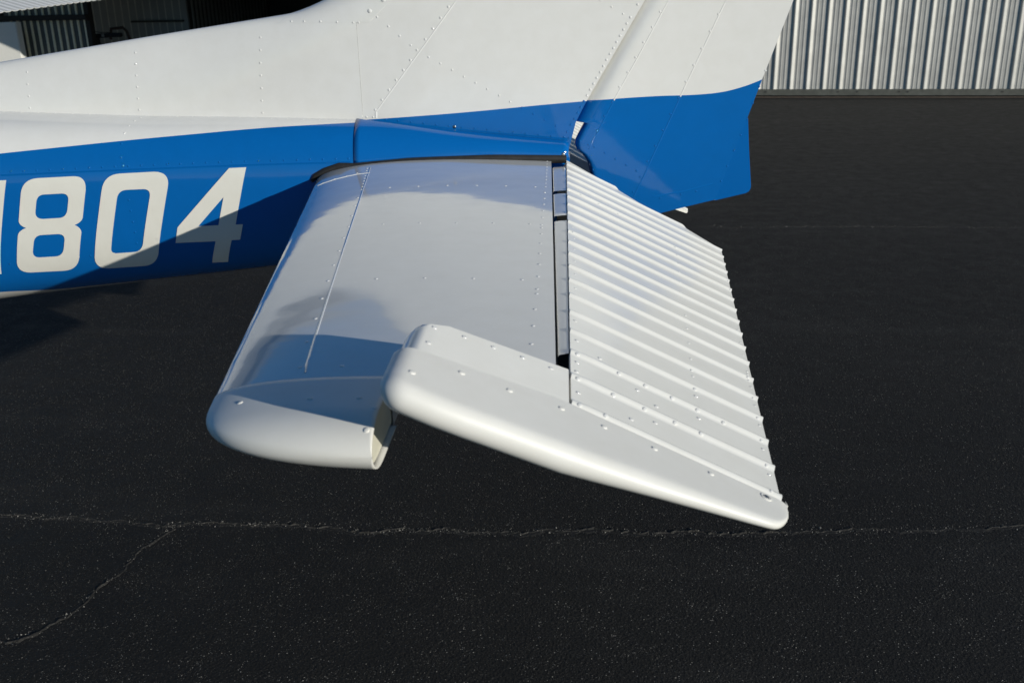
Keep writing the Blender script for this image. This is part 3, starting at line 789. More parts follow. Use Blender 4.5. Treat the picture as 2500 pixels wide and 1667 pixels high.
('fin','b',(-0.3097,-0.0436,1.2876),(0.03,-1.0,-0.01),0.00308,1,'rivet'),
('fuselage','b',(-0.7425,-0.1404,1.2159),(0.08,-0.97,0.21),0.00308,1,'rivet'),
('rudder','b',(0.0898,-0.0289,1.2685),(0.05,-1.0,-0.02),0.00308,1,'rivet'),
('fin','b',(-0.3435,-0.0447,1.2911),(0.03,-1.0,-0.02),0.00308,1,'rivet'),
('elevator','w',(0.2459,-0.6357,1.0812),(0.4,-0.46,0.8),0.00246,1,'rivet'),
('rudder','b',(0.0447,-0.0285,1.2396),(-0.18,-0.98,0.02),0.00308,1,'rivet'),
('fin','b',(-0.3777,-0.0459,1.2959),(0.03,-1.0,-0.02),0.00308,1,'rivet'),
('rudder','b',(0.0681,-0.029,1.2306),(0.0,-1.0,0.0),0.00308,1,'rivet'),
('fuselage','b',(-0.7766,-0.1432,1.2158),(0.08,-0.97,0.21),0.00308,1,'rivet'),
('rudder','b',(0.0843,-0.0285,1.2239),(0.06,-1.0,-0.02),0.00308,1,'rivet'),
('fin','b',(-0.4118,-0.0471,1.2999),(0.03,-1.0,-0.02),0.00308,1,'rivet'),
('fin','w',(-0.5352,-0.0485,1.5579),(0.0,-1.0,0.0),0.00308,1,'rivet'),
('rudder','b',(0.0734,-0.0287,1.1978),(0.06,-1.0,-0.02),0.00308,1,'rivet'),
('dorsal_fin','w',(-0.5497,-0.0485,1.5581),(-0.02,-1.0,0.04),0.00308,1,'rivet'),
('fin','b',(-0.4464,-0.0482,1.3038),(0.0,-1.0,-0.01),0.00308,1,'rivet'),
('rudder','b',(0.1122,-0.0264,1.2071),(0.06,-1.0,-0.02),0.00308,1,'rivet'),
('fuselage','b',(-0.8108,-0.1461,1.2157),(0.08,-0.97,0.21),0.00308,1,'rivet'),
('stabilizer','w',(-0.4683,-0.4872,1.2033),(-0.09,-0.01,1.0),0.00262,1,'rivet'),
('rudder','w',(0.3631,-0.0158,1.4754),(0.06,-1.0,-0.02),0.00308,1,'rivet'),
('rudder','w',(0.344,-0.0162,1.4336),(0.06,-1.0,-0.02),0.00308,1,'rivet'),
('rudder','w',(0.3827,-0.0155,1.5179),(0.06,-1.0,-0.02),0.00308,1,'rivet'),
('rudder','w',(0.325,-0.0165,1.3912),(0.06,-1.0,-0.02),0.00308,1,'rivet'),
('fin','b',(-0.4798,-0.0485,1.3077),(0.0,-1.0,0.0),0.00308,1,'rivet'),
('rudder','w',(0.4026,-0.0151,1.56),(0.06,-1.0,-0.02),0.00308,1,'rivet'),
('rudder','b',(0.3071,-0.0168,1.3496),(0.06,-1.0,-0.02),0.00308,1,'rivet'),
('rudder','b',(0.1415,-0.0241,1.1898),(0.06,-1.0,-0.02),0.00308,1,'rivet'),
('rudder','b',(0.0802,-0.026,1.1608),(-0.29,-0.95,-0.11),0.00308,1,'rivet'),
('rudder','b',(0.2877,-0.0171,1.3075),(0.06,-1.0,-0.02),0.00308,1,'rivet'),
('fin_leading_edge','w',(-0.5925,-0.0475,1.5597),(-0.04,-1.0,0.09),0.00308,1,'rivet'),
('fuselage','b',(-0.845,-0.149,1.2156),(0.08,-0.98,0.2),0.00308,1,'rivet'),
('rudder','b',(0.0544,-0.0169,1.2012),(-0.78,-0.3,-0.55),0.00308,1,'rivet'),
('fin','w',(-0.5136,-0.0485,1.3144),(0.0,-1.0,0.0),0.00308,1,'rivet'),
('rudder','b',(0.2685,-0.0175,1.2654),(0.06,-1.0,-0.02),0.00308,1,'rivet'),
('fin','w',(-0.5315,-0.0485,1.3146),(0.0,-1.0,0.0),0.00308,1,'rivet'),
('rudder','b',(0.1714,-0.0219,1.1728),(0.06,-1.0,-0.02),0.00308,1,'rivet'),
('rudder','b',(0.2494,-0.0179,1.2236),(0.06,-1.0,-0.02),0.00308,1,'rivet'),
('fuselage','b',(-0.8791,-0.1519,1.2155),(0.08,-0.98,0.2),0.00308,1,'rivet'),
('rudder','b',(0.2299,-0.0183,1.1814),(0.06,-1.0,-0.02),0.00308,1,'rivet'),
('rudder','b',(0.1997,-0.0197,1.1562),(0.06,-1.0,-0.02),0.00308,1,'rivet'),
('fin_leading_edge','w',(-0.6371,-0.0447,1.562),(-0.08,-0.98,0.17),0.00308,1,'rivet'),
('fuselage','b',(-0.9133,-0.1548,1.2154),(0.08,-0.98,0.21),0.00308,1,'rivet'),
('rudder','b',(0.2104,-0.0187,1.1391),(0.06,-1.0,-0.02),0.00308,1,'rivet'),
('elevator','w',(0.3591,-0.6395,1.0223),(0.38,-0.53,0.76),0.00246,1,'rivet'),
('rudder','b',(0.1916,-0.0192,1.0976),(0.07,-1.0,-0.02),0.00308,1,'rivet'),
('fuselage','b',(-0.9474,-0.1577,1.215),(0.08,-0.97,0.21),0.00308,1,'rivet'),
('stabilizer','w',(-0.0423,-0.412,1.1989),(0.06,0.0,1.0),0.00262,1,'rivet'),
('fin_leading_edge','w',(-0.6816,-0.0394,1.563),(-0.13,-0.94,0.31),0.00308,1,'rivet'),
('stabilizer','w',(-0.4733,-0.4519,1.2033),(-0.09,-0.01,1.0),0.00262,1,'rivet'),
('fuselage','b',(-0.9816,-0.1607,1.2144),(0.08,-0.97,0.21),0.00308,1,'rivet'),
('rudder','b',(0.2679,-0.0138,1.0782),(0.07,-1.0,-0.02),0.00308,1,'rivet'),
('rudder','w',(0.5356,-0.0035,1.415),(0.06,-1.0,-0.02),0.00308,1,'rivet'),
('rudder','b',(0.521,-0.0036,1.374),(0.06,-1.0,-0.02),0.00308,1,'rivet'),
('rudder','b',(0.5071,-0.0036,1.3313),(0.06,-1.0,-0.02),0.00308,1,'rivet'),
('dorsal_fin','w',(-0.7174,-0.0336,1.5635),(-0.13,-0.86,0.49),0.00308,1,'rivet'),
('fuselage','b',(-1.0157,-0.1637,1.2139),(0.08,-0.97,0.21),0.00308,1,'rivet'),
('trim_tab','b',(0.4952,-0.0032,1.2888),(0.0,-1.0,0.0),0.00308,1,'rivet'),
('rudder','b',(0.3253,-0.0102,1.0879),(0.07,-1.0,-0.02),0.00308,1,'rivet'),
('trim_tab','b',(0.4805,-0.0032,1.2471),(0.0,-1.0,0.0),0.00308,1,'rivet'),
('rudder','b',(0.4646,-0.0036,1.2055),(0.06,-1.0,-0.02),0.00308,1,'rivet'),
('rudder','b',(0.3671,-0.0076,1.0957),(0.07,-1.0,-0.02),0.00308,1,'rivet'),
('fuselage','b',(-1.0499,-0.1666,1.2134),(0.08,-0.98,0.2),0.00308,1,'rivet'),
('rudder','b',(0.4487,-0.0037,1.1634),(0.06,-1.0,-0.02),0.00308,1,'rivet'),
('rudder','b',(0.4342,-0.0038,1.1221),(0.07,-1.0,-0.02),0.00308,1,'rivet'),
('dorsal_fin','w',(-0.8051,-0.043,1.4924),(-0.05,-0.99,0.1),0.00308,1,'rivet'),
('dorsal_fin','w',(-0.808,-0.0454,1.46),(-0.04,-1.0,0.07),0.00308,1,'rivet'),
('fuselage','d',(-0.9293,-0.1573,0.9963),(0.09,-0.98,-0.2),0.00308,1,'rivet'),
('dorsal_fin','w',(-0.8097,-0.047,1.4277),(-0.02,-1.0,0.03),0.00308,1,'rivet'),
('dorsal_fin','w',(-0.803,-0.0383,1.5248),(-0.08,-0.98,0.21),0.00308,1,'rivet'),
('dorsal_fin','w',(-0.8113,-0.0481,1.3948),(-0.01,-1.0,0.02),0.00308,1,'rivet'),
('fuselage','b',(-1.084,-0.1696,1.2128),(0.08,-0.98,0.2),0.00308,1,'rivet'),
('dorsal_fin','w',(-0.8137,-0.0489,1.3623),(-0.01,-1.0,0.03),0.00308,1,'rivet'),
('dorsal_fin','w',(-0.8148,-0.0496,1.33),(-0.0,-1.0,0.02),0.00308,1,'rivet'),
('fuselage','b',(-1.1182,-0.1726,1.2123),(0.08,-0.98,0.2),0.00308,1,'rivet'),
('stabilizer','w',(-0.4783,-0.4165,1.2032),(-0.09,-0.01,1.0),0.00262,1,'rivet'),
('stabilizer','w',(-0.0425,-0.3677,1.1989),(0.06,0.0,1.0),0.00262,1,'rivet'),
('elevator','w',(0.2512,-0.5543,1.0778),(0.38,-0.52,0.76),0.00246,1,'rivet'),
('fuselage','b',(-1.1523,-0.1756,1.2118),(0.08,-0.98,0.2),0.00308,1,'rivet'),
('fuselage','b',(-1.1657,-0.1766,1.2122),(0.08,-0.98,0.2),0.00308,1,'rivet'),
('fuselage','d',(-1.1647,-0.1812,1.1817),(0.08,-0.99,0.1),0.00308,1,'rivet'),
('fuselage','d',(-1.1633,-0.1831,1.1528),(0.08,-1.0,0.04),0.00308,1,'rivet'),
('fuselage','b',(-1.17,-0.1713,1.2341),(0.08,-0.95,0.31),0.00308,1,'rivet'),
('fuselage','b',(-1.1609,-0.1836,1.1229),(0.08,-1.0,0.01),0.00308,1,'rivet'),
('fuselage','b',(-1.1865,-0.1786,1.2113),(0.08,-0.98,0.2),0.00308,1,'rivet'),
('fuselage','b',(-1.1604,-0.1836,1.0931),(0.08,-1.0,-0.0),0.00308,0,'rivet'),
('fuselage','b',(-1.1698,-0.1565,1.2677),(0.08,-0.86,0.5),0.00308,0,'rivet'),
('fuselage','b',(-1.1592,-0.1833,1.063),(0.08,-1.0,-0.02),0.00308,0,'rivet'),
('fuselage','b',(-1.2206,-0.1817,1.2106),(0.08,-0.98,0.19),0.00308,0,'rivet'),
('fuselage','b',(-1.1581,-0.1821,1.0338),(0.09,-0.99,-0.07),0.00308,0,'rivet'),
('fuselage','w',(-1.1663,-0.1365,1.2927),(0.06,-0.69,0.72),0.00308,0,'rivet'),
('stabilizer','w',(-0.4833,-0.3811,1.2032),(-0.09,-0.01,1.0),0.00262,0,'rivet'),
('fuselage','b',(-1.2547,-0.1847,1.2098),(0.08,-0.98,0.19),0.00308,0,'rivet'),
('fuselage','d',(-1.1292,-0.1728,0.9824),(0.09,-0.97,-0.22),0.00308,0,'rivet'),
('fuselage','b',(-1.1593,-0.1791,1.003),(0.09,-0.99,-0.14),0.00308,0,'rivet'),
('stabilizer','w',(-0.0428,-0.3234,1.1989),(0.06,0.0,1.0),0.00262,0,'rivet'),
('fuselage','w',(-1.1612,-0.1145,1.309),(0.05,-0.51,0.86),0.00308,0,'rivet'),
('fuselage','b',(-1.2889,-0.1878,1.209),(0.08,-0.98,0.19),0.00308,0,'rivet'),
('fuselage','b',(-1.1615,-0.1751,0.9798),(0.09,-0.97,-0.22),0.00308,0,'rivet'),
('elevator','w',(0.0392,-0.473,1.1825),(0.37,-0.56,0.74),0.00246,0,'rivet'),
('elevator','w',(0.0809,-0.4742,1.1611),(0.41,-0.39,0.82),0.00246,0,'rivet'),
('fuselage','b',(-1.1938,-0.1774,0.9766),(0.09,-0.97,-0.22),0.00308,0,'rivet'),
('fuselage','b',(-1.323,-0.1909,1.2081),(0.08,-0.98,0.19),0.00308,0,'rivet'),
('elevator','w',(0.1257,-0.4756,1.1381),(0.41,-0.39,0.82),0.00246,0,'rivet'),
('fuselage','w',(-1.1536,-0.0921,1.3189),(0.05,-0.34,0.94),0.00308,0,'rivet'),
('fuselage','d',(-1.163,-0.1664,0.95),(0.09,-0.92,-0.37),0.00308,0,'rivet'),
('elevator','w',(0.1702,-0.4774,1.1151),(0.45,-0.0,0.89),0.00246,0,'rivet'),
('stabilizer','w',(-0.4883,-0.3457,1.2032),(-0.09,-0.01,1.0),0.00262,0,'rivet'),
('fuselage','d',(-1.2272,-0.18,0.9745),(0.09,-0.97,-0.22),0.00308,0,'rivet'),
('fuselage','b',(-1.3571,-0.194,1.2073),(0.08,-0.98,0.18),0.00308,0,'rivet'),
('fuselage','w',(-1.145,-0.0702,1.3243),(0.04,-0.18,0.98),0.00308,0,'rivet'),
('fuselage','d',(-1.2593,-0.1825,0.9723),(0.09,-0.97,-0.22),0.00308,0,'rivet'),
('fuselage','b',(-1.3913,-0.1971,1.2065),(0.08,-0.98,0.18),0.00308,0,'rivet'),
('elevator','w',(0.2586,-0.4773,1.0711),(0.45,-0.0,0.89),0.00246,0,'rivet'),
('stabilizer','w',(-0.043,-0.2792,1.1988),(0.06,0.0,1.0),0.00262,0,'rivet'),
('fuselage','b',(-1.2914,-0.185,0.9701),(0.09,-0.97,-0.24),0.00308,0,'rivet'),
('dorsal_fin','w',(-1.1531,-0.0448,1.403),(-0.0,-1.0,0.1),0.00308,0,'rivet'),
('dorsal_fin','w',(-1.1527,-0.0412,1.4327),(-0.01,-0.99,0.15),0.00308,0,'rivet'),
('dorsal_fin','w',(-1.1545,-0.0473,1.3726),(0.0,-1.0,0.07),0.00308,0,'rivet'),
('dorsal_fin','w',(-1.1544,-0.0491,1.3428),(0.0,-1.0,0.06),0.00308,0,'rivet'),
('dorsal_fin','w',(-1.1521,-0.0359,1.4622),(-0.02,-0.98,0.2),0.00308,0,'rivet'),
('fuselage','b',(-1.4254,-0.2002,1.2057),(0.08,-0.98,0.18),0.00308,0,'rivet'),
('dorsal_fin','w',(-1.1518,-0.0279,1.4913),(-0.04,-0.94,0.35),0.00308,0,'rivet'),
('fuselage','d',(-1.3239,-0.1876,0.9684),(0.09,-0.97,-0.24),0.00308,0,'rivet'),
('stabilizer','w',(-0.4933,-0.3103,1.2032),(-0.09,-0.01,1.0),0.00262,0,'rivet'),
('fuselage','b',(-1.4595,-0.2032,1.2049),(0.08,-0.98,0.16),0.00308,0,'rivet'),
('fuselage','d',(-1.356,-0.1897,0.9647),(0.09,-0.97,-0.24),0.00308,0,'rivet'),
('fuselage','d',(-1.3883,-0.1922,0.9621),(0.09,-0.97,-0.24),0.00308,0,'rivet'),
('stabilizer','w',(-0.0432,-0.2349,1.1988),(0.06,0.0,1.0),0.00262,0,'rivet'),
('fuselage','d',(-1.4198,-0.1947,0.9603),(0.09,-0.97,-0.24),0.00308,0,'rivet'),
('stabilizer','w',(-0.4983,-0.2749,1.2032),(-0.09,-0.01,1.0),0.00262,0,'rivet'),
('fin','w',(0.0958,-0.0362,1.5997),(0.03,-1.0,-0.02),0.00277,0,'rivet'),
('fuselage','d',(-1.4511,-0.1972,0.9581),(0.09,-0.97,-0.24),0.00308,0,'rivet'),
('fin','w',(0.1251,-0.035,1.5834),(0.03,-1.0,-0.02),0.00277,0,'rivet'),
('fin','w',(0.155,-0.0337,1.5659),(0.03,-1.0,-0.02),0.00277,0,'rivet'),
('fuselage','d',(-1.4834,-0.1996,0.9555),(0.09,-0.97,-0.24),0.00308,0,'rivet'),
('fuselage','b',(-1.5135,-0.2019,0.9532),(0.09,-0.97,-0.24),0.00308,0,'rivet'),
('stabilizer','w',(-0.0434,-0.1907,1.1988),(0.06,0.0,1.0),0.00262,0,'rivet'),
('fin','b',(0.0149,-0.0327,1.2499),(0.03,-1.0,-0.01),0.00277,0,'rivet'),
('stabilizer','w',(-0.5033,-0.2396,1.2032),(-0.09,-0.01,1.0),0.00262,0,'rivet'),
('fin','b',(-0.0008,-0.0331,1.2354),(0.03,-1.0,-0.01),0.00277,0,'rivet'),
('fin','b',(0.0136,-0.0327,1.2339),(0.03,-1.0,-0.01),0.00277,0,'rivet'),
('dorsal_fin','w',(-1.4581,-0.0462,1.3837),(-0.0,-0.99,0.11),0.00308,0,'rivet'),
('dorsal_fin','w',(-1.4596,-0.0491,1.3522),(0.0,-1.0,0.08),0.00308,0,'rivet'),
('dorsal_fin','w',(-1.4577,-0.0415,1.4149),(-0.01,-0.98,0.18),0.00308,0,'rivet'),
('dorsal_fin','w',(-1.4578,-0.0331,1.446),(-0.03,-0.94,0.35),0.00308,0,'rivet'),
('stabilizer','w',(-0.5083,-0.2042,1.2032),(-0.09,-0.01,1.0),0.00262,0,'rivet'),
('stabilizer','w',(-0.0437,-0.1464,1.1987),(0.06,0.0,1.0),0.00262,0,'rivet'),
('stabilizer','w',(-0.0439,-0.1021,1.1987),(0.06,0.0,1.0),0.00262,0,'rivet'),
('fuselage','w',(-0.5715,-0.0626,1.3062),(0.04,-0.35,0.94),0.00231,0,'rivet'),
('fuselage','w',(-0.615,-0.0618,1.3082),(0.04,-0.31,0.95),0.00231,0,'rivet'),
('fuselage','w',(-0.6586,-0.061,1.3102),(0.04,-0.28,0.96),0.00231,0,'rivet'),
('fuselage','w',(-0.7022,-0.0602,1.3122),(0.04,-0.27,0.96),0.00231,0,'rivet'),
('fuselage','w',(-0.7458,-0.0593,1.314),(0.04,-0.24,0.97),0.00231,0,'rivet'),
('fuselage','w',(-0.7894,-0.0584,1.3159),(0.04,-0.21,0.98),0.00231,0,'rivet'),
('fuselage','w',(-0.833,-0.0575,1.3177),(0.04,-0.2,0.98),0.00231,0,'rivet'),
('fuselage','w',(-0.8766,-0.0566,1.3193),(0.03,-0.17,0.98),0.00231,0,'rivet'),
('fuselage','w',(-0.9202,-0.0556,1.3206),(0.03,-0.17,0.99),0.00231,0,'rivet'),
('fuselage','w',(-0.9638,-0.0546,1.3219),(0.03,-0.14,0.99),0.00231,0,'rivet'),
('fuselage','w',(-1.0074,-0.0536,1.3231),(0.03,-0.14,0.99),0.00231,0,'rivet'),
('fuselage','w',(-1.051,-0.0527,1.3244),(0.02,-0.11,0.99),0.00231,0,'rivet'),
('fuselage','w',(-1.0946,-0.0517,1.3256),(0.02,-0.11,0.99),0.00231,0,'rivet'),
('fuselage','w',(-1.1382,-0.0508,1.3268),(0.04,-0.11,0.99),0.00231,0,'rivet'),
('fuselage','w',(-1.1991,-0.0495,1.3295),(0.04,-0.08,1.0),0.00231,0,'rivet'),
('fuselage','w',(-1.2461,-0.0509,1.3315),(0.04,-0.08,1.0),0.00231,0,'rivet'),
('fuselage','w',(-1.2932,-0.0524,1.3335),(0.04,-0.08,1.0),0.00231,0,'rivet'),
('fuselage','w',(-1.3403,-0.0538,1.3355),(0.05,-0.08,1.0),0.00231,0,'rivet'),
('fuselage','w',(-1.3873,-0.0553,1.3375),(0.05,-0.08,1.0),0.00231,0,'rivet'),
('fuselage','w',(-1.4344,-0.0567,1.3395),(0.05,-0.08,1.0),0.00231,0,'rivet'),
('fuselage','w',(-1.4814,-0.0582,1.3415),(0.05,-0.1,0.99),0.00231,0,'rivet'),
('fuselage','w',(-1.5285,-0.0596,1.3435),(0.05,-0.1,0.99),0.00231,0,'rivet'))
SEAMS = (
('skin_seam','dorsal_fin','w',0.003,0.0012,-1,((-0.5415,0.0287,1.5506),(-0.5415,0.0207,1.5277),(-0.5415,0.0127,1.5049),(-0.5415,0.0047,1.482),(-0.5415,-0.0033,1.4592),(-0.5415,-0.0113,1.4363),(-0.5415,-0.0197,1.4122),(-0.5415,-0.0282,1.3881),(-0.5415,-0.0366,1.3639),(-0.5415,-0.0451,1.3398),(-0.5423,-0.0496,1.3152)),((1.0,0.0,0.0),(1.0,0.0,0.0),(1.0,0.0,0.0),(1.0,0.0,0.0),(1.0,0.0,0.0),(1.0,0.0,0.0),(1.0,0.0,0.0),(1.0,0.0,0.0),(1.0,0.0,0.0),(1.0,0.0,0.0),(0.0,-1.0,0.0))),
('skin_seam','stabilizer','w',0.004,0.001,-1,((-0.5008,-0.1948,1.204),(-0.4853,-0.3163,1.2038),(-0.4711,-0.4273,1.2037),(-0.4582,-0.5291,1.2037),(-0.4462,-0.6228,1.2036),(-0.4352,-0.7094,1.2035),(-0.425,-0.7896,1.2034),(-0.4155,-0.8642,1.2033),(-0.4066,-0.9337,1.2033),(-0.3941,-1.0299,1.2032),(-0.3828,-1.1171,1.2031),(-0.3724,-1.1965,1.2031),(-0.363,-1.2691,1.203),(-0.3543,-1.3358,1.203),(-0.3463,-1.3972,1.2029),(-0.3389,-1.454,1.2029),(-0.332,-1.5067,1.2028),(-0.3284,-1.5339,1.2028),(-0.3248,-1.5602,1.2028),(-0.3214,-1.5854,1.2028),(-0.3182,-1.6097,1.2028),(-0.315,-1.6331,1.2028),(-0.3267,-1.605,1.1821),(-0.3303,-1.605,1.1726),(-0.3339,-1.605,1.1631)),((-0.09,-0.01,1.0),(-0.09,-0.01,1.0),(-0.09,-0.01,1.0),(-0.08,-0.01,1.0),(-0.08,-0.01,1.0),(-0.08,-0.01,1.0),(-0.08,-0.01,1.0),(-0.08,-0.01,1.0),(-0.08,-0.01,1.0),(-0.08,-0.01,1.0),(-0.08,-0.01,1.0),(-0.08,-0.01,1.0),(-0.08,-0.01,1.0),(-0.08,-0.01,1.0),(-0.08,-0.01,1.0),(-0.08,-0.01,1.0),(-0.08,-0.01,1.0),(-0.08,-0.01,1.0),(-0.08,-0.01,1.0),(-0.08,-0.01,1.0),(-0.07,-0.01,1.0),(-0.07,-0.01,1.0),(0.0,-1.0,0.0),(0.0,-1.0,0.0),(0.0,-1.0,0.0))),
('skin_seam','stabilizer','w',0.004,0.001,1,((-0.6157,-0.3109,1.1788),(-0.6108,-0.3111,1.181),(-0.6064,-0.3095,1.1828),(-0.6023,-0.3067,1.1844),(-0.5924,-0.3061,1.1874),(-0.5833,-0.3028,1.1899),(-0.5746,-0.2975,1.192),(-0.5647,-0.2951,1.194),(-0.5552,-0.2914,1.1958),(-0.5459,-0.2866,1.1974),(-0.5368,-0.2838,1.1987),(-0.5278,-0.2803,1.2),(-0.519,-0.276,1.2011),(-0.5089,-0.2761,1.2021),(-0.499,-0.2756,1.2031),(-0.4891,-0.2746,1.204)),((-0.44,-0.06,0.9),(-0.38,-0.05,0.92),(-0.34,-0.05,0.94),(-0.34,-0.05,0.94),(-0.26,-0.04,0.96),(-0.23,-0.03,0.97),(-0.21,-0.03,0.98),(-0.19,-0.02,0.98),(-0.17,-0.02,0.99),(-0.15,-0.02,0.99),(-0.13,-0.02,0.99),(-0.12,-0.02,0.99),(-0.12,-0.02,0.99),(-0.1,-0.01,0.99),(-0.09,-0.01,1.0),(-0.08,-0.01,1.0))),
('skin_seam','fuselage','b',0.006,0.0012,-1,((-1.4854,-0.2066,1.1979),(-1.4218,-0.201,1.199),(-1.3582,-0.1953,1.2001),(-1.2944,-0.1897,1.2012),(-1.2306,-0.184,1.2023),(-1.1667,-0.1784,1.2034),(-1.1023,-0.1728,1.2043),(-1.0378,-0.1672,1.2051),(-0.9733,-0.1616,1.206),(-0.9086,-0.1561,1.2069),(-0.8439,-0.1505,1.2078),(-0.7888,-0.1458,1.2079),(-0.7338,-0.1412,1.208),(-0.6786,-0.1365,1.2081),(-0.6234,-0.1319,1.2081),(-0.5681,-0.1272,1.2082)),((0.08,-0.99,0.14),(0.08,-0.98,0.16),(0.08,-0.98,0.16),(0.08,-0.98,0.15),(0.08,-0.98,0.17),(0.08,-0.98,0.17),(0.08,-0.98,0.18),(0.08,-0.98,0.18),(0.08,-0.98,0.17),(0.08,-0.98,0.17),(0.08,-0.98,0.18),(0.08,-0.98,0.18),(0.08,-0.98,0.17),(0.08,-0.98,0.17),(0.08,-0.98,0.18),(0.08,-0.98,0.17))),
('skin_seam','fin','w',0.005,0.0009,1,((-0.2763,-0.0484,1.6081),(-0.3041,-0.0484,1.5739),(-0.3323,-0.0484,1.5393),(-0.3607,-0.0485,1.5044),(-0.3894,-0.0485,1.4692),(-0.4181,-0.0485,1.4343),(-0.447,-0.0485,1.3991),(-0.4763,-0.0485,1.3635),(-0.5059,-0.0485,1.3276)),((0.01,-1.0,0.0),(0.02,-1.0,-0.02),(0.01,-1.0,-0.02),(0.0,-1.0,0.0),(0.01,-1.0,-0.0),(0.0,-1.0,0.0),(0.0,-1.0,0.0),(0.0,-1.0,0.0),(0.0,-1.0,0.0))),
('skin_seam','fin','w',0.008,0.0014,1,((-0.5059,-0.0485,1.3276),(-0.5063,-0.0485,1.3221),(-0.5067,-0.0485,1.3167),(-0.507,-0.0485,1.3113)),((0.0,-1.0,0.0),(0.0,-1.0,0.0),(0.0,-1.0,0.0),(0.0,-1.0,0.0))),
('skin_seam','rudder','w',0.005,0.0007,1,((0.2716,-0.0243,1.5971),(0.2549,-0.0247,1.5662),(0.2381,-0.0251,1.5352),(0.2211,-0.0255,1.5038),(0.204,-0.0259,1.4722),(0.1867,-0.0264,1.4413),(0.1692,-0.0268,1.4102),(0.1516,-0.0273,1.3788),(0.1339,-0.0278,1.3471)),((0.06,-1.0,-0.02),(0.06,-1.0,-0.02),(0.06,-1.0,-0.02),(0.06,-1.0,-0.02),(0.06,-1.0,-0.02),(0.06,-1.0,-0.02),(0.06,-1.0,-0.02),(0.06,-1.0,-0.02),(0.06,-1.0,-0.02))),
('skin_seam','rudder','b',0.005,0.0007,1,((0.1339,-0.0277,1.345),(0.1243,-0.028,1.3269),(0.1147,-0.0282,1.3087),(0.105,-0.0285,1.2904),(0.0953,-0.0287,1.2721),(0.0861,-0.0288,1.2542),(0.0768,-0.0289,1.2362),(0.0675,-0.029,1.2181),(0.0583,-0.022,1.1987)),((0.06,-1.0,-0.02),(0.06,-1.0,-0.02),(0.06,-1.0,-0.02),(0.06,-1.0,-0.02),(0.05,-1.0,-0.03),(0.03,-1.0,-0.01),(0.02,-1.0,-0.0),(0.0,-1.0,0.0),(-0.67,-0.57,-0.48))),
('skin_seam','rudder','w',0.005,0.0007,1,((0.42,-0.0148,1.594),(0.4077,-0.015,1.5669),(0.3953,-0.0152,1.5395),(0.3829,-0.0154,1.512),(0.3703,-0.0156,1.4842),(0.3557,-0.0158,1.4518),(0.341,-0.016,1.4191),(0.3261,-0.0163,1.3862),(0.3111,-0.0166,1.3529)),((0.06,-1.0,-0.02),(0.06,-1.0,-0.02),(0.06,-1.0,-0.02),(0.06,-1.0,-0.02),(0.06,-1.0,-0.02),(0.06,-1.0,-0.02),(0.06,-1.0,-0.02),(0.06,-1.0,-0.02),(0.06,-1.0,-0.02))),
('skin_seam','rudder','b',0.005,0.0007,1,((0.3112,-0.0165,1.3508),(0.296,-0.0168,1.3164),(0.2808,-0.0171,1.2816),(0.2654,-0.0173,1.2466),(0.2498,-0.0176,1.2112),(0.2354,-0.0179,1.1789),(0.2209,-0.0182,1.1462),(0.2063,-0.0185,1.1133),(0.1915,-0.0189,1.0801)),((0.06,-1.0,-0.02),(0.06,-1.0,-0.02),(0.06,-1.0,-0.02),(0.06,-1.0,-0.02),(0.06,-1.0,-0.02),(0.06,-1.0,-0.02),(0.06,-1.0,-0.02),(0.07,-1.0,-0.02),(0.07,-1.0,-0.02))),
('skin_seam','rudder','b',0.006,0.001,1,((0.2493,-0.0151,1.081),(0.2708,-0.0137,1.0846),(0.2922,-0.0124,1.0881),(0.3137,-0.0111,1.0916),(0.3351,-0.0097,1.0951),(0.3547,-0.0085,1.1001),(0.3743,-0.0073,1.1051),(0.3939,-0.0061,1.11),(0.4134,-0.005,1.115)),((0.07,-1.0,-0.02),(0.07,-1.0,-0.02),(0.07,-1.0,-0.02),(0.07,-1.0,-0.02),(0.07,-1.0,-0.02),(0.07,-1.0,-0.02),(0.07,-1.0,-0.02),(0.07,-1.0,-0.02),(0.07,-1.0,-0.02))))
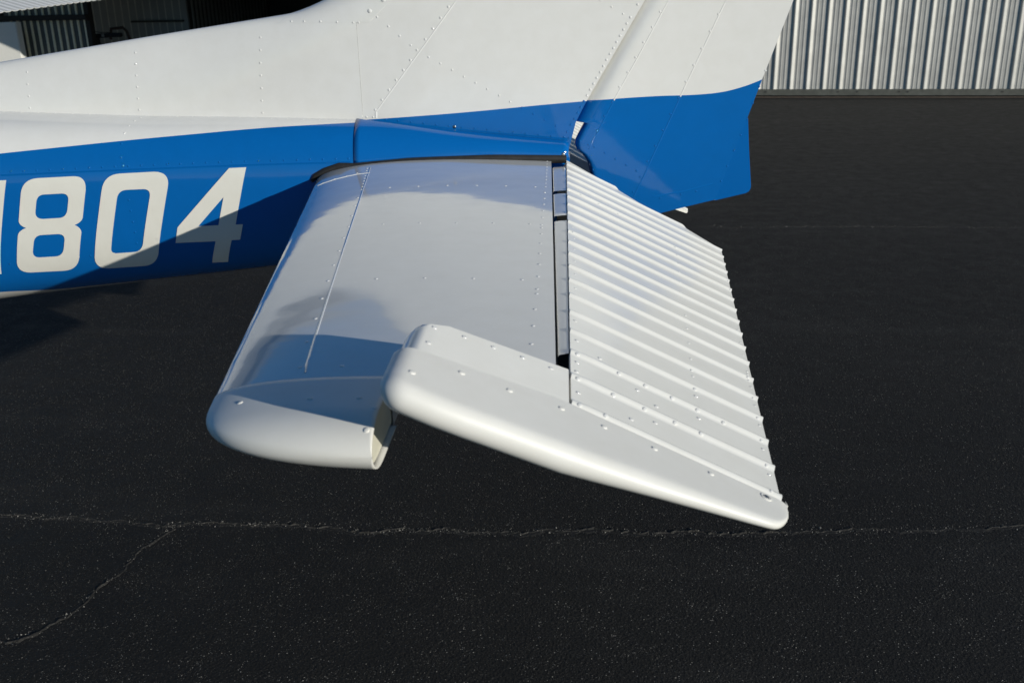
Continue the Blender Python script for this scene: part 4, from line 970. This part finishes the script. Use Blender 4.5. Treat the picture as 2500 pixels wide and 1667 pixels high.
DIGITS = (
(((-1.518,1.1834),(-1.4722,1.1839),(-1.5441,0.9236),(-1.5908,0.924)),),
(((-1.389,1.187),(-1.2967,1.1894),(-1.2885,1.1888),(-1.2817,1.1871),(-1.2763,1.1841),(-1.2722,1.18),(-1.2694,1.1747),(-1.2681,1.1682),(-1.2681,1.1605),(-1.2696,1.1516),(-1.2886,1.0802),(-1.2898,1.0771),(-1.2916,1.0741),(-1.2939,1.0712),(-1.2968,1.0685),(-1.3002,1.0659),(-1.3042,1.0635),(-1.3088,1.0611),(-1.3139,1.059),(-1.3101,1.0571),(-1.3069,1.055),(-1.3043,1.0527),(-1.3023,1.0501),(-1.3008,1.0472),(-1.2999,1.0442),(-1.2996,1.0408),(-1.2999,1.0372),(-1.3215,0.9664),(-1.3255,0.9578),(-1.3304,0.9501),(-1.3362,0.9435),(-1.3427,0.938),(-1.3499,0.9336),(-1.3578,0.9303),(-1.3664,0.9281),(-1.3755,0.9272),(-1.4665,0.9254),(-1.475,0.9265),(-1.4818,0.9288),(-1.4869,0.9323),(-1.4903,0.937),(-1.4921,0.9427),(-1.4924,0.9496),(-1.4911,0.9575),(-1.4884,0.9665),(-1.4691,1.0343),(-1.4675,1.0377),(-1.4655,1.0408),(-1.463,1.0437),(-1.46,1.0463),(-1.4566,1.0487),(-1.4527,1.0509),(-1.4483,1.0528),(-1.4434,1.0545),(-1.448,1.0569),(-1.4517,1.0594),(-1.4547,1.0621),(-1.4569,1.065),(-1.4583,1.0681),(-1.459,1.0713),(-1.4588,1.0746),(-1.4579,1.0781),(-1.4396,1.1487),(-1.4365,1.1575),(-1.4325,1.165),(-1.4276,1.1715),(-1.4218,1.1768),(-1.415,1.181),(-1.4073,1.1841),(-1.3986,1.1861)),((-1.3789,1.1437),(-1.3335,1.145),(-1.3293,1.1446),(-1.3257,1.1437),(-1.3228,1.1422),(-1.3206,1.1403),(-1.3191,1.1377),(-1.3183,1.1347),(-1.3182,1.1311),(-1.3188,1.127),(-1.3257,1.1009),(-1.3276,1.0959),(-1.3299,1.0916),(-1.3326,1.088),(-1.3357,1.0849),(-1.3391,1.0826),(-1.3429,1.0809),(-1.3472,1.0798),(-1.3517,1.0794),(-1.3934,1.078),(-1.3984,1.0785),(-1.4025,1.0795),(-1.4058,1.0811),(-1.4084,1.0834),(-1.4101,1.0862),(-1.411,1.0896),(-1.4111,1.0936),(-1.4104,1.0981),(-1.4031,1.1251),(-1.4015,1.1294),(-1.3994,1.1331),(-1.397,1.1363),(-1.3942,1.1389),(-1.391,1.141),(-1.3874,1.1424),(-1.3834,1.1434)),((-1.4051,1.0342),(-1.3632,1.0356),(-1.3588,1.0352),(-1.3551,1.0343),(-1.3522,1.0328),(-1.35,1.0308),(-1.3485,1.0283),(-1.3478,1.0252),(-1.3478,1.0216),(-1.3485,1.0175),(-1.3558,0.9944),(-1.358,0.9893),(-1.3606,0.9848),(-1.3636,0.981),(-1.367,0.9779),(-1.3707,0.9754),(-1.3747,0.9735),(-1.3791,0.9723),(-1.3838,0.9718),(-1.4269,0.9705),(-1.4313,0.9709),(-1.4348,0.972),(-1.4376,0.9737),(-1.4394,0.976),(-1.4405,0.9789),(-1.4408,0.9824),(-1.4403,0.9865),(-1.439,0.9911),(-1.4306,1.0164),(-1.4286,1.0206),(-1.4263,1.0241),(-1.4236,1.0271),(-1.4206,1.0296),(-1.4173,1.0316),(-1.4136,1.033),(-1.4095,1.0339))),
(((-1.1754,1.1932),(-1.0849,1.1957),(-1.0753,1.1948),(-1.0673,1.1927),(-1.0608,1.1895),(-1.056,1.1852),(-1.0527,1.1797),(-1.0511,1.173),(-1.0511,1.1652),(-1.0528,1.1562),(-1.1071,0.9723),(-1.1112,0.9636),(-1.1161,0.9559),(-1.1217,0.9493),(-1.1281,0.9438),(-1.1352,0.9395),(-1.1429,0.9363),(-1.1511,0.9343),(-1.1599,0.9335),(-1.2547,0.9298),(-1.2638,0.931),(-1.2711,0.9336),(-1.2765,0.9375),(-1.2801,0.9427),(-1.2819,0.9491),(-1.282,0.9567),(-1.2805,0.9654),(-1.2775,0.9752),(-1.2278,1.1505),(-1.2245,1.1602),(-1.2203,1.1686),(-1.2152,1.1758),(-1.2091,1.1817),(-1.2022,1.1864),(-1.1942,1.1899),(-1.1853,1.1921)),((-1.1641,1.15),(-1.1186,1.1509),(-1.114,1.1504),(-1.1101,1.1494),(-1.1071,1.1477),(-1.1049,1.1455),(-1.1034,1.1426),(-1.1028,1.1391),(-1.103,1.135),(-1.104,1.1303),(-1.1424,1.0013),(-1.1448,0.996),(-1.1476,0.9914),(-1.1508,0.9874),(-1.1543,0.9841),(-1.1583,0.9815),(-1.1625,0.9795),(-1.1671,0.9783),(-1.172,0.9778),(-1.2206,0.9757),(-1.224,0.9762),(-1.2267,0.9772),(-1.2287,0.9787),(-1.23,0.9808),(-1.2307,0.9833),(-1.2307,0.9864),(-1.2301,0.9899),(-1.2288,0.994),(-1.1908,1.1277),(-1.189,1.1326),(-1.1867,1.1369),(-1.184,1.1406),(-1.1809,1.1437),(-1.1774,1.1462),(-1.1734,1.148),(-1.169,1.1493))),
(((-0.8877,1.2),(-0.8426,1.2009),(-0.8864,1.0484),(-0.8671,1.0482),(-0.8805,1.0053),(-0.9039,1.0042),(-0.9287,0.9374),(-0.9717,0.9368),(-0.9472,1.0024),(-1.055,1.0008),(-1.0425,1.0446)),((-0.91,1.1237),(-0.9865,1.0465),(-0.9327,1.0475))))
SEAL = (
(-0.672,-0.1455,1.16),
(-0.66,-0.1445,1.174),
(-0.632,-0.1415,1.187),
(-0.596,-0.137,1.1965),
(-0.555,-0.1357,1.1949),
(-0.5199,-0.1327,1.1973),
(-0.4848,-0.1297,1.1998),
(-0.4496,-0.1267,1.2022),
(-0.4145,-0.1237,1.2047),
(-0.3794,-0.1207,1.2055),
(-0.3443,-0.1178,1.2061),
(-0.3091,-0.1148,1.2066),
(-0.274,-0.1118,1.2072),
(-0.2389,-0.1088,1.2077),
(-0.2037,-0.1058,1.2083),
(-0.1686,-0.1028,1.2077),
(-0.1335,-0.0998,1.2065),
(-0.0984,-0.0969,1.2053),
(-0.0633,-0.0939,1.204),
(-0.0281,-0.0909,1.2028),
(0.007,-0.0879,1.2016))
CRACK_MAIN = (
(-3.395,0.239),
(-1.895,0.089),
(-1.737,0.074),
(-1.518,0.052),
(-1.302,0.024),
(-1.277,0.036),
(-1.165,0.046),
(-1.046,0.036),
(-0.961,0.043),
(-0.858,0.036),
(-0.727,0.027),
(-0.621,-0.011),
(-0.512,0.014),
(-0.413,0.011),
(-0.314,-0.001),
(-0.203,0.006),
(-0.064,0.011),
(0.143,0.019),
(0.28,0.008),
(0.417,0.01),
(0.552,0.002),
(0.677,0.017),
(0.828,0.027),
(0.965,0.034),
(1.101,0.039),
(1.239,0.049),
(1.45,0.065),
(2.95,0.165))
CRACK_BRANCH = (
(-1.275,0.019),
(-1.318,-0.08),
(-1.332,-0.18),
(-1.361,-0.298),
(-1.382,-0.407),
(-1.397,-0.469),
(-1.448,-0.516),
(-1.487,-0.559),
(-1.532,-0.577),
(-1.641,-0.628))
CRACK_FAR = (
(0.945,4.202),
(1.226,4.154),
(1.654,4.151),
(2.083,4.16),
(2.627,4.104),
(3.228,4.082))
from mathutils.geometry import tessellate_polygon
# ------------------------------------------------------------------ aircraft: seams, lettering, seal, fasteners
PARTS = {'fuselage': FUS, 'tail_cone': CONE, 'dorsal_fin': DOR, 'fin': FIN, 'fin_leading_edge': FLE, 'rudder': RUD, 'trim_tab': TAB,
         'tail_fairing': FAIR, 'stabilizer': STAB, 'stabilizer_tip': STABTIP, 'elevator': ELEV, 'balance_horn': HORN, 'elevator_tip': ETIP}
MW = {'w': M['white'], 'b': M['blue'], 'd': M['decal'], 's': M['steel'], 't': M['white_tip']}

def seam_strip(name, pts, nrm, width, height, parent, mat, side=1):
    """lapped sheet edge: a wedge that rises towards one side and drops off there"""
    bm = bmesh.new(); rows = []
    P = [Vector(p) for p in pts]; N = [Vector(n) for n in nrm]
    for i, p in enumerate(P):
        t = (P[min(i + 1, len(P) - 1)] - P[max(i - 1, 0)]).normalized(); a = t.cross(N[i]).normalized() * side
        rows.append([p - a * width - N[i] * .0006, p + N[i] * height * .75 - a * .0008, p + N[i] * height, p + a * .0012 - N[i] * .0006])
    grid(bm, rows)
    return from_bm(name, bm, mat, parent, smooth=True, angle=30)

for nm, host, mat, w, h, side, pts, nrm in SEAMS:
    seam_strip(nm, pts, nrm, w, h, PARTS[host], MW[mat], side)

# registration digits: flat lettering laid on the skin
def digit(name, loops, label):
    bm = bmesh.new()
    flat = [(x, z) for lp in loops for x, z in lp]
    vs = [bm.verts.new((x, 0, z)) for x, z in flat]
    for tri in tessellate_polygon([[Vector((x, z, 0)) for x, z in lp] for lp in loops]):
        bm.faces.new([vs[i] for i in tri])
    xs = [v.co.x for v in bm.verts]; zs = [v.co.z for v in bm.verts]
    for lo, hi, ax in ((min(xs), max(xs), Vector((1, 0, 0))), (min(zs), max(zs), Vector((0, 0, 1)))):
        k = lo + .011
        while k < hi - .002:
            bmesh.ops.bisect_plane(bm, geom=bm.verts[:] + bm.edges[:] + bm.faces[:], plane_co=ax * k, plane_no=ax); k += .011
    for v in bm.verts: v.co.y = side_y(v.co.x, v.co.z) - .0018
    bmesh.ops.recalc_face_normals(bm, faces=bm.faces)
    if sum(f.normal.y for f in bm.faces) > 0: bmesh.ops.reverse_faces(bm, faces=bm.faces)
    me = bpy.data.meshes.new(name); bm.to_mesh(me); bm.free(); me.shade_smooth()
    o = link(name, me, M['decal'], ROOT); o['label'] = label
for loops, lab in zip(DIGITS, ('white digit 1 cut off by the left edge', 'white digit 8', 'white digit 0', 'white digit 4 half in shade')):
    digit('registration_digit', loops, lab)

# rubber seal between fairing and stabilizer
bm = bmesh.new()
tube(bm, SEAL, [.005, .0075, .0095][:3] + [.0112] * (len(SEAL) - 3), 10, squash=.75)
tag(from_bm('rubber_seal', bm, M['rubber'], ROOT))

def dome_mesh(name, slot=False):
    bm = bmesh.new(); rows = []
    for rr, zz in ((1.0, -.15), (.92, .15), (.60, .30), (.0, .33)):
        rows.append([(rr * math.cos(2 * math.pi * k / 8), rr * math.sin(2 * math.pi * k / 8), zz) for k in range(8)])
    V = [[bm.verts.new(p) for p in r] for r in rows[:3]]
    for a, b in zip(V, V[1:]):
        for i in range(8): bm.faces.new((a[i], a[(i + 1) % 8], b[(i + 1) % 8], b[i]))
    bm.faces.new(V[2])
    me = bpy.data.meshes.new(name); bm.to_mesh(me); bm.free(); me.shade_smooth(); return me
DOME = {}
batches = {}
for host, mat, p, n, r, single, nm in RIVETS:
    q = Vector(n).to_track_quat('Z', 'Y')
    mtx = Matrix.Translation(Vector(p)) @ q.to_matrix().to_4x4() @ Matrix.Diagonal((r, r, r, 1))
    if single:
        key = (nm, mat)
        if key not in DOME:
            DOME[key] = dome_mesh(nm); DOME[key].materials.append(MW[mat])
        o = bpy.data.objects.new(nm, DOME[key]); COL.objects.link(o)
        o.parent = PARTS[host]; o.matrix_basis = mtx
    else: batches.setdefault((host, mat), []).append(mtx)
base = dome_mesh('rivet_shape')
for (host, mat), L in batches.items():
    bm = bmesh.new()
    for mtx in L:
        k = len(bm.verts); bm.from_mesh(base); bm.verts.ensure_lookup_table()
        for v in bm.verts[k:]: v.co = mtx @ v.co
    me = bpy.data.meshes.new('rivets'); bm.to_mesh(me); bm.free(); me.shade_smooth()
    o = link('rivets', me, MW[mat], PARTS[host]); o['kind'] = 'stuff'

# washer under the tip screw, hinge brackets in the slots, near-black spars behind them as slot shade
bm = bmesh.new()
c = el_pt(.246, 1.7265, .0022, -1)
rows = [[c + Matrix.Rotation(DROOP, 3, 'Y') @ Vector((r * math.cos(2 * math.pi * k / 20), r * math.sin(2 * math.pi * k / 20), z)) for k in range(20)] for r, z in ((.0072, -.002), (.0070, .0006), (.0058, .0010), (.0046, .0004), (.0001, .0004))]
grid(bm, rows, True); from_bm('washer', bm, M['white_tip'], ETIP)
bm = bmesh.new()
rows = [[c + Matrix.Rotation(DROOP, 3, 'Y') @ Vector((r * math.cos(2 * math.pi * k / 14), r * math.sin(2 * math.pi * k / 14), z)) for k in range(14)] for r, z in ((.0036, .000), (.0034, .0014), (.002, .0019), (.0001, .002))]
grid(bm, rows, True); from_bm('screw', bm, M['steel'], ETIP)
for s in (.495, .7615):
    bm = bmesh.new(); box(bm, (-.012, -s, 1.155), (.045, .006, .03)); from_bm('hinge_bracket', bm, M['hollow_shade'], ELEV, smooth=False)
bm = bmesh.new(); box(bm, (.0165, -.86, 1.162), (.004, 1.40, .045)); from_bm('front_spar', bm, M['hollow_shade'], ELEV, smooth=False)
bm = bmesh.new(); box(bm, (-.043, -.84, 1.16), (.004, 1.40, .05)); from_bm('rear_spar', bm, M['hollow_shade'], STAB, smooth=False)

# ------------------------------------------------------------------ ground
bm = bmesh.new()
for a, b in (((-400, -400), (400, 600)),):
    fan(bm, [(a[0], a[1], 0), (b[0], a[1], 0), (b[0], b[1], 0), (a[0], b[1], 0)])
tag(from_bm('apron', bm, M['asphalt'], smooth=False), kind='structure')

def crack(pts, gap, lip, seed, strength=1.0):
    """a crack: two crumbled lips with a dark gap between them"""
    rnd = random.Random(seed)
    P = []
    for (x0, y0), (x1, y1) in zip(pts, pts[1:]):
        n = max(1, int(math.hypot(x1 - x0, y1 - y0) / .012))
        for i in range(n): P.append((lerp(x0, x1, i / n), lerp(y0, y1, i / n)))
    P.append(pts[-1])
    jx = [0, 0]; rows = []
    for i, (x, y) in enumerate(P):
        a = P[max(0, i - 2)]; b = P[min(len(P) - 1, i + 2)]
        tx, ty = b[0] - a[0], b[1] - a[1]; l = math.hypot(tx, ty) or 1; nx, ny = -ty / l, tx / l
        jx[0] = jx[0] * .8 + rnd.gauss(0, .0040); slow = .5 + .5 * math.sin(i * .043 + seed) * math.sin(i * .017 + 2 * seed) + .25 * math.sin(i * .31)
        g = gap * rnd.uniform(.4, 1.4) * (.55 + .8 * slow)
        o = jx[0]
        W = lip * rnd.uniform(.6, 1.6)
        zf, zn = rnd.uniform(.0018, .0064) * strength * (.5 + .8 * slow), rnd.uniform(-.0008, .0012) * strength
        prof = [(-W * 1.7 - g, -.003), (-W * .5 - g, zn * .7), (-g, zn), (-g * .6, .0007), (g * .6, .0007), (g, zf), (W * .5 + g, zf * .75), (W * 1.9 + g, -.003)]
        rows.append([(x + nx * (q + o), y + ny * (q + o), z) for q, z in prof])
    bm = bmesh.new(); V = grid(bm, rows)
    bm.faces.ensure_lookup_table()
    for f in bm.faces:
        if all(abs(v.co.z - .0007) < 1e-5 for v in f.verts): f.material_index = 1
    return tag(from_bm('pavement_crack', bm, [M['crumbled_asphalt'], M['gap']], smooth=False), kind='structure')
crack(CRACK_MAIN, .0066, .007, 1)
crack(CRACK_BRANCH, .0036, .005, 2, .7)
crack(CRACK_FAR, .003, .010, 3, .5)

# loose grit and worn stones lying on the seal coat
rnd = random.Random(5); V = []; F = []
for _ in range(26000):
    y = -1.55 + 6.5 * rnd.random() ** 1.6; d = y + 2.73
    x = rnd.uniform(-.62, .60) * (d + .4)
    if math.sin(x * 2.1 + 1.3 * math.sin(y * 1.7)) + math.sin(y * 2.9 + x) + rnd.gauss(0, 1.0) < -.2: continue
    r = .00075 * math.exp(rnd.gauss(0, .42)); k = len(V); a0 = rnd.random() * 6.28
    for q in range(3):
        V.append((x + r * 1.3 * math.cos(a0 + 2.09 * q), y + r * math.sin(a0 + 2.09 * q), -.0002))
    V.append((x + rnd.gauss(0, r * .4), y + rnd.gauss(0, r * .4), r * rnd.uniform(.5, 1.1)))
    F += [(k, k + 1, k + 3), (k + 1, k + 2, k + 3), (k + 2, k, k + 3)]
# crumbs broken out along the cracks
for pts, num, sp in ((CRACK_MAIN, 800, .012), (CRACK_BRANCH, 90, .007), (CRACK_FAR, 300, .03)):
    for _ in range(num):
        i = rnd.randrange(len(pts) - 1); t = rnd.random()
        x = lerp(pts[i][0], pts[i + 1][0], t) + rnd.gauss(0, sp); y = lerp(pts[i][1], pts[i + 1][1], t) + rnd.gauss(0, sp) + sp * .6
        r = .0012 * math.exp(rnd.gauss(0, .45)); k = len(V); a0 = rnd.random() * 6.28
        for q in range(3): V.append((x + r * 1.3 * math.cos(a0 + 2.09 * q), y + r * math.sin(a0 + 2.09 * q), .0006))
        V.append((x, y, .002 + r * rnd.uniform(.5, 1.2)))
        F += [(k, k + 1, k + 3), (k + 1, k + 2, k + 3), (k + 2, k, k + 3)]
me = bpy.data.meshes.new('grit'); me.from_pydata(V, [], F)
g = NT('grit'); gi = g.noise(310, 1, .5, g.pos())
g.link(g.ramp(gi, [(.35, (.05, .049, .045)), (.54, (.10, .096, .085)), (.72, (.32, .30, .26))]), g.b.inputs['Base Color']); g.val('Roughness', .6)
tag(link('grit', me, g.m), kind='stuff')

# ------------------------------------------------------------------ hangar
HA = math.radians(-8.14); HT = Vector((math.cos(HA), math.sin(HA), 0)); HM = Vector((-HT.y, HT.x, 0)); HO = Vector((2.99, 12.48, 0))
def hp(u, v, z): return HO + HT * u + HM * v + Vector((0, 0, z))
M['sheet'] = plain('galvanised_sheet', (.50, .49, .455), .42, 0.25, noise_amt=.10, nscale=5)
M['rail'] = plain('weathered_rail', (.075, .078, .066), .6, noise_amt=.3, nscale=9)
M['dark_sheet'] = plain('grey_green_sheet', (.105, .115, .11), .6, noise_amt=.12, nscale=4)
M['blue_sheet'] = plain('slate_sheet', (.42, .45, .45), .5, noise_amt=.08, nscale=4)
M['batten'] = plain('pale_batten', (.84, .80, .60), .5, noise_amt=.1)
M['thin_batten'] = plain('slate_batten', (.74, .76, .70), .5, noise_amt=.15, nscale=3)
M['timber'] = plain('dark_timber', (.03, .028, .026), .8)
M['cabinet'] = plain('white_enamel', (.80, .79, .74), .35, noise_amt=.03)
M['concrete'] = plain('concrete', (.17, .13, .105), .85, nscale=12)
M['grey_sheet'] = plain('grey_metal_sheet', (.35, .35, .34), .5)
M['machine'] = plain('black_enamel', (.018, .018, .018), .55)
M['rust'] = plain('brown_frame_paint', (.05, .028, .02), .7)
M['alu'] = plain('bare_metal', (.5, .5, .5), .35, .9)
HG = empty('hangar', tuple(hp(0, 0, 0)), label='long metal hangar of pale ribbed sheets with a dark open bay, behind the aeroplane', cat='hangar')

PITCH = .2338
RIB = [(.0, .0), (.016, .027), (.026, .027), (.068, .0), (.096, .0), (.099, .006), (.111, .006), (.116, .0), (.158, .0), (.161, .006), (.175, .006), (.180, .0)]
def sheet_mesh(name, n, z0, z1, mat):
    bm = bmesh.new(); pr = []
    for i in range(n):
        pr += [(i * PITCH + a, h) for a, h in RIB]
    pr.append((n * PITCH, 0.))
    rows = [[tuple(HT * a - HM * h + Vector((0, 0, z))) for a, h in pr] for z in (z0, z1)]
    grid(bm, rows); 
    me = bpy.data.meshes.new(name); bm.to_mesh(me); bm.free(); me.materials.append(mat)
    return me
PANEL = sheet_mesh('wall_panel', 3, .115, 5.6, M['sheet'])
def place(name, me, u, v, z=0.):
    o = bpy.data.objects.new(name, me); COL.objects.link(o)
    o.location = hp(u, v, z); o.parent = HG; o.matrix_parent_inverse = Matrix.Translation(-HG.location); return o
U0 = .108
for k in range(-8, 20): place('wall_panel', PANEL, U0 + k * 3 * PITCH, .002 if k % 2 else 0.)
UJ = U0 - 8 * 3 * PITCH; UE = U0 + 20 * 3 * PITCH
def hbox(name, u0, u1, v0, v1, z0, z1, mat, parent=None):
    bm = bmesh.new(); box(bm, hp((u0 + u1) / 2, (v0 + v1) / 2, (z0 + z1) / 2), (u1 - u0, v1 - v0, z1 - z0), HA)
    return from_bm(name, bm, mat, HG if parent is None else parent, smooth=False)
hbox('base_rail', UJ, UE, -.034, .05, .030, .118, M['rail'])
hbox('sill', UJ - 8, UE, -.02, .6, -.02, .006, M['concrete'])
bm = bmesh.new()
for du in (1.05, 1.32, 1.9, 2.02, 3.3, -.6, .02):
    box(bm, hp(du, -.037, .082), (.022, .008, .016), HA)
tag(from_bm('rail_bolts', bm, M['timber'], HG, smooth=False), kind='stuff')
hbox('roof', -16.2, UE, -.35, 9.4, 5.62, 5.8, M['grey_sheet'])
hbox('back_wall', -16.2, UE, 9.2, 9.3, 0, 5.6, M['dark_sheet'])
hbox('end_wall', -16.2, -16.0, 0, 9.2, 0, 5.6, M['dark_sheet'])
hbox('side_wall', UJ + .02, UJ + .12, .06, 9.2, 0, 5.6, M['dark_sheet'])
# added out-of-view panel shading the bay; sloped edge throws the cabinet's diagonal shadow
bm = bmesh.new()
o2 = [(-16.0, 3.4), (-10.75, 1.90), (-10.28, 1.70), (-9.8, 1.69), (UJ, 1.69), (UJ, 5.6), (-16.0, 5.6)]
rows = [[hp(u, v, z) for u, z in o2] for v in (.03, .09)]
fan(bm, rows[0]); fan(bm, rows[1][::-1]); grid(bm, rows, True)
from_bm('bay_shade_panel', bm, M['grey_sheet'], HG, smooth=False)
# bay: slate panels with thin battens, a ribbed stretch to the left and a return wall to the right
hbox('partition', -14.55, -11.87, 5.0, 5.06, 0, 4.5, M['blue_sheet'])
n = 0
for k in range(15):
    u = -14.43 + k * .172
    hbox('batten', u - .011, u + .011, 4.985, 4.998, 0, 4.4, M['thin_batten'])
hbox('shelf', -13.14, -11.95, 4.86, 4.984, 1.055, 1.095, M['rail'])
# return wall running back into the bay, ribs seen edge on
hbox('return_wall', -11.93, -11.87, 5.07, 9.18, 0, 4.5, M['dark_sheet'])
for k in range(22):
    v = 5.2 + k * .18
    hbox('wall_rib', -11.868, -11.835, v, v + .05, 0, 4.5, M['grey_sheet'])
# ribbed stretch behind the cabinet
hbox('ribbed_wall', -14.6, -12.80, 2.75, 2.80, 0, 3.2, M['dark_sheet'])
for k in range(12):
    u = -14.45 + k * .147
    hbox('wall_batten', u - .017, u + .017, 2.715, 2.748, 0, 3.1, M['batten'])
hbox('girt', -14.6, -12.72, 2.60, 2.712, 1.185, 1.285, M['timber'])
hbox('post', -12.86, -12.72, 2.716, 2.86, 0, 3.2, M['timber'])

cabt = empty('cabinet', tuple(hp(-14.3, 2.4, 0)), label='white metal cabinet at the far left edge, lit below and shaded above', cat='cabinet')
def cpart(name, *a):
    bm = bmesh.new(); u0, u1, v0, v1, z0, z1, mat = a
    box(bm, hp((u0 + u1) / 2, (v0 + v1) / 2, (z0 + z1) / 2), (u1 - u0, v1 - v0, z1 - z0), HA); return from_bm(name, bm, mat, cabt, smooth=False)
cpart('body', -14.75, -13.965, 2.22, 2.36, .06, 1.175, M['cabinet'])
cpart('door', -14.74, -13.975, 2.20, 2.218, .08, 1.165, M['cabinet'])
cpart('plinth', -14.72, -13.99, 2.24, 2.34, 0, .06, M['machine'])
cpart('handle', -14.66, -14.64, 2.17, 2.198, .6, .78, M['alu'])

tug = empty('tow_tug', tuple(hp(-12.75, 3.05, 0)), label='black tow tug with a long bar parked in the dark bay', cat='tow tug')
def tpart(name, mat, fn):
    bm = bmesh.new(); fn(bm); return from_bm(name, bm, mat, tug, smooth=False)
tpart('chassis', M['machine'], lambda b: (box(b, hp(-13.1, 3.05, .50), (.52, .5, .42), HA), box(b, hp(-13.12, 3.05, .76), (.42, .44, .12), HA)))
tpart('tow_bar', M['machine'], lambda b: tube(b, [hp(-13.2, 3.0, .86), hp(-12.9, 3.0, .865), hp(-12.25, 3.0, .885)], .042, 8))
tpart('steering_post', M['machine'], lambda b: (tube(b, [hp(-13.1, 3.02, .72), hp(-13.1, 3.02, .98)], .028, 8), tube(b, [hp(-13.19, 3.02, .97), hp(-13.02, 3.02, .985)], .022, 6)))
tpart('cable', M['machine'], lambda b: tube(b, [hp(-13.1, 3.0, .985), hp(-12.7, 3.0, .935), hp(-12.3, 3.0, .915)], .008, 6))
tpart('seat_frame', M['rust'], lambda b: tube(b, [hp(-12.5, 3.0, .80), hp(-12.46, 3.0, 1.0), hp(-12.2, 3.0, 1.02), hp(-12.13, 3.0, .95), hp(-12.08, 3.0, .78)], .03, 8))
tpart('coupling', M['alu'], lambda b: box(b, hp(-12.63, 2.95, .875), (.05, .03, .05), HA))
for u in (-13.3, -12.95, -12.2):
    for v in (2.86, 3.24):
        def wheel(b, u=u, v=v):
            r = [[hp(u + .16 * rr * math.cos(6.2832 * k / 18), v + dv, .16 + .16 * rr * math.sin(6.2832 * k / 18)) for k in range(18)] for rr, dv in ((.5, -.04), (.95, -.05), (1, -.02), (1, .02), (.95, .05), (.5, .04))]
            grid(b, r, True); fan(b, r[0]); fan(b, r[-1])
        tpart('wheel', M['rubber'], wheel)
tpart('rear_frame', M['machine'], lambda b: (tube(b, [hp(-12.95, 3.05, .42), hp(-12.2, 3.05, .40), hp(-12.12, 3.05, .8)], .03, 8), tube(b, [hp(-12.2, 2.86, .16), hp(-12.2, 3.05, .40), hp(-12.2, 3.24, .16)], .025, 6)))

# ------------------------------------------------------------------ the other aeroplane: its ribbed elevator shows at the top left
OA = empty('parked_aircraft', (-3.9, 3.3, 0), label="another aeroplane's white ribbed tail surface at the top left corner", cat='aeroplane')
E0 = Vector((-3.6, 3.84, 1.5505)); E1 = Vector((-3.6, 5.32, 1.610))
sl = math.radians(17); ca = Vector((-math.cos(sl), 0, math.sin(sl))); cn = Vector((math.sin(sl), 0, math.cos(sl)))
def oel(s, a): return E0 + (E1 - E0) * s + ca * a
bm = bmesh.new(); up, lo = [], []
for i in range(201):
    s = lerp(-.30, 1.08, i / 200); w = ((s + .30) * 15.2) % 1.0; d = min(w, 1 - w); b = .006 * (.5 + .5 * math.cos(math.pi * min(d / .3, 1)))
    up.append([oel(s, a) + cn * b for a in (0, .02, .1, .2, .3, .40, .46)])
    lo.append([oel(s, a) - cn * (.006 + a * .1) + cn * (b if a < .03 else 0) for a in (0, .02, .1, .2, .3, .40, .46)])
grid(bm, up); grid(bm, lo); grid(bm, [[p[0] for p in up], [p[0] for p in lo]]); grid(bm, [up[0], lo[0]]); grid(bm, [up[-1], lo[-1]]); grid(bm, [[p[-1] for p in up], [p[-1] for p in lo]])
from_bm('elevator', bm, M['white'], OA, angle=50)
bm = bmesh.new(); rows = []
for s in [lerp(-.36, 1.1, i / 10) for i in range(11)]:
    c = oel(s, .50) + Vector((0, 0, -.015)); ch = .6 if s < 1 else .5
    rows.append([c + Vector((-ch * .5 * (1 - math.cos(t)), 0, .045 * math.sin(t) * (1.0 if t < math.pi else 1.0))) for t in [2 * math.pi * k / 24 for k in range(24)]])
grid(bm, rows, True); fan(bm, rows[0]); fan(bm, rows[-1])
from_bm('stabilizer', bm, M['white'], OA, angle=50)
bm = bmesh.new()
tube(bm, [(-3.85, 3.15, 1.52), (-4.6, 3.15, 1.50), (-6.0, 3.15, 1.43), (-8.0, 3.15, 1.35), (-9.5, 3.15, 1.35), (-10.6, 3.15, 1.25)], [.07, .17, .30, .52, .55, .35], 24)
from_bm('fuselage', bm, M['white'], OA, angle=50)
bm = bmesh.new()
for a in (-.025, .025): pass
o3 = [(-5.1, 1.6), (-4.35, 2.75), (-3.95, 2.75), (-3.9, 1.5)]
rows = [[(x, 3.15 + v, z) for x, z in o3] for v in (-.03, .03)]
fan(bm, rows[0]); fan(bm, rows[1][::-1]); grid(bm, rows, True); from_bm('fin', bm, M['white'], OA, smooth=False)
for y in (2.2, 4.1):
    bm = bmesh.new(); tube(bm, [(-8.4, 3.15, 1.0), (-8.4, y, .3)], .04, 8); from_bm('gear_leg', bm, M['white'], OA)
    bm = bmesh.new()
    r = [[(-8.4 + .22 * rr * math.cos(6.2832 * k / 20), y + dv, .22 + .22 * rr * math.sin(6.2832 * k / 20)) for k in range(20)] for rr, dv in ((.4, -.07), (.9, -.08), (1, -.04), (1, .04), (.9, .08), (.4, .07))]
    grid(bm, r, True); fan(bm, r[0]); fan(bm, r[-1]); from_bm('wheel', bm, M['rubber'], OA)
bm = bmesh.new(); tube(bm, [(-10.2, 3.15, .95), (-10.2, 3.15, .2)], .045, 8); from_bm('gear_leg', bm, M['white'], OA)
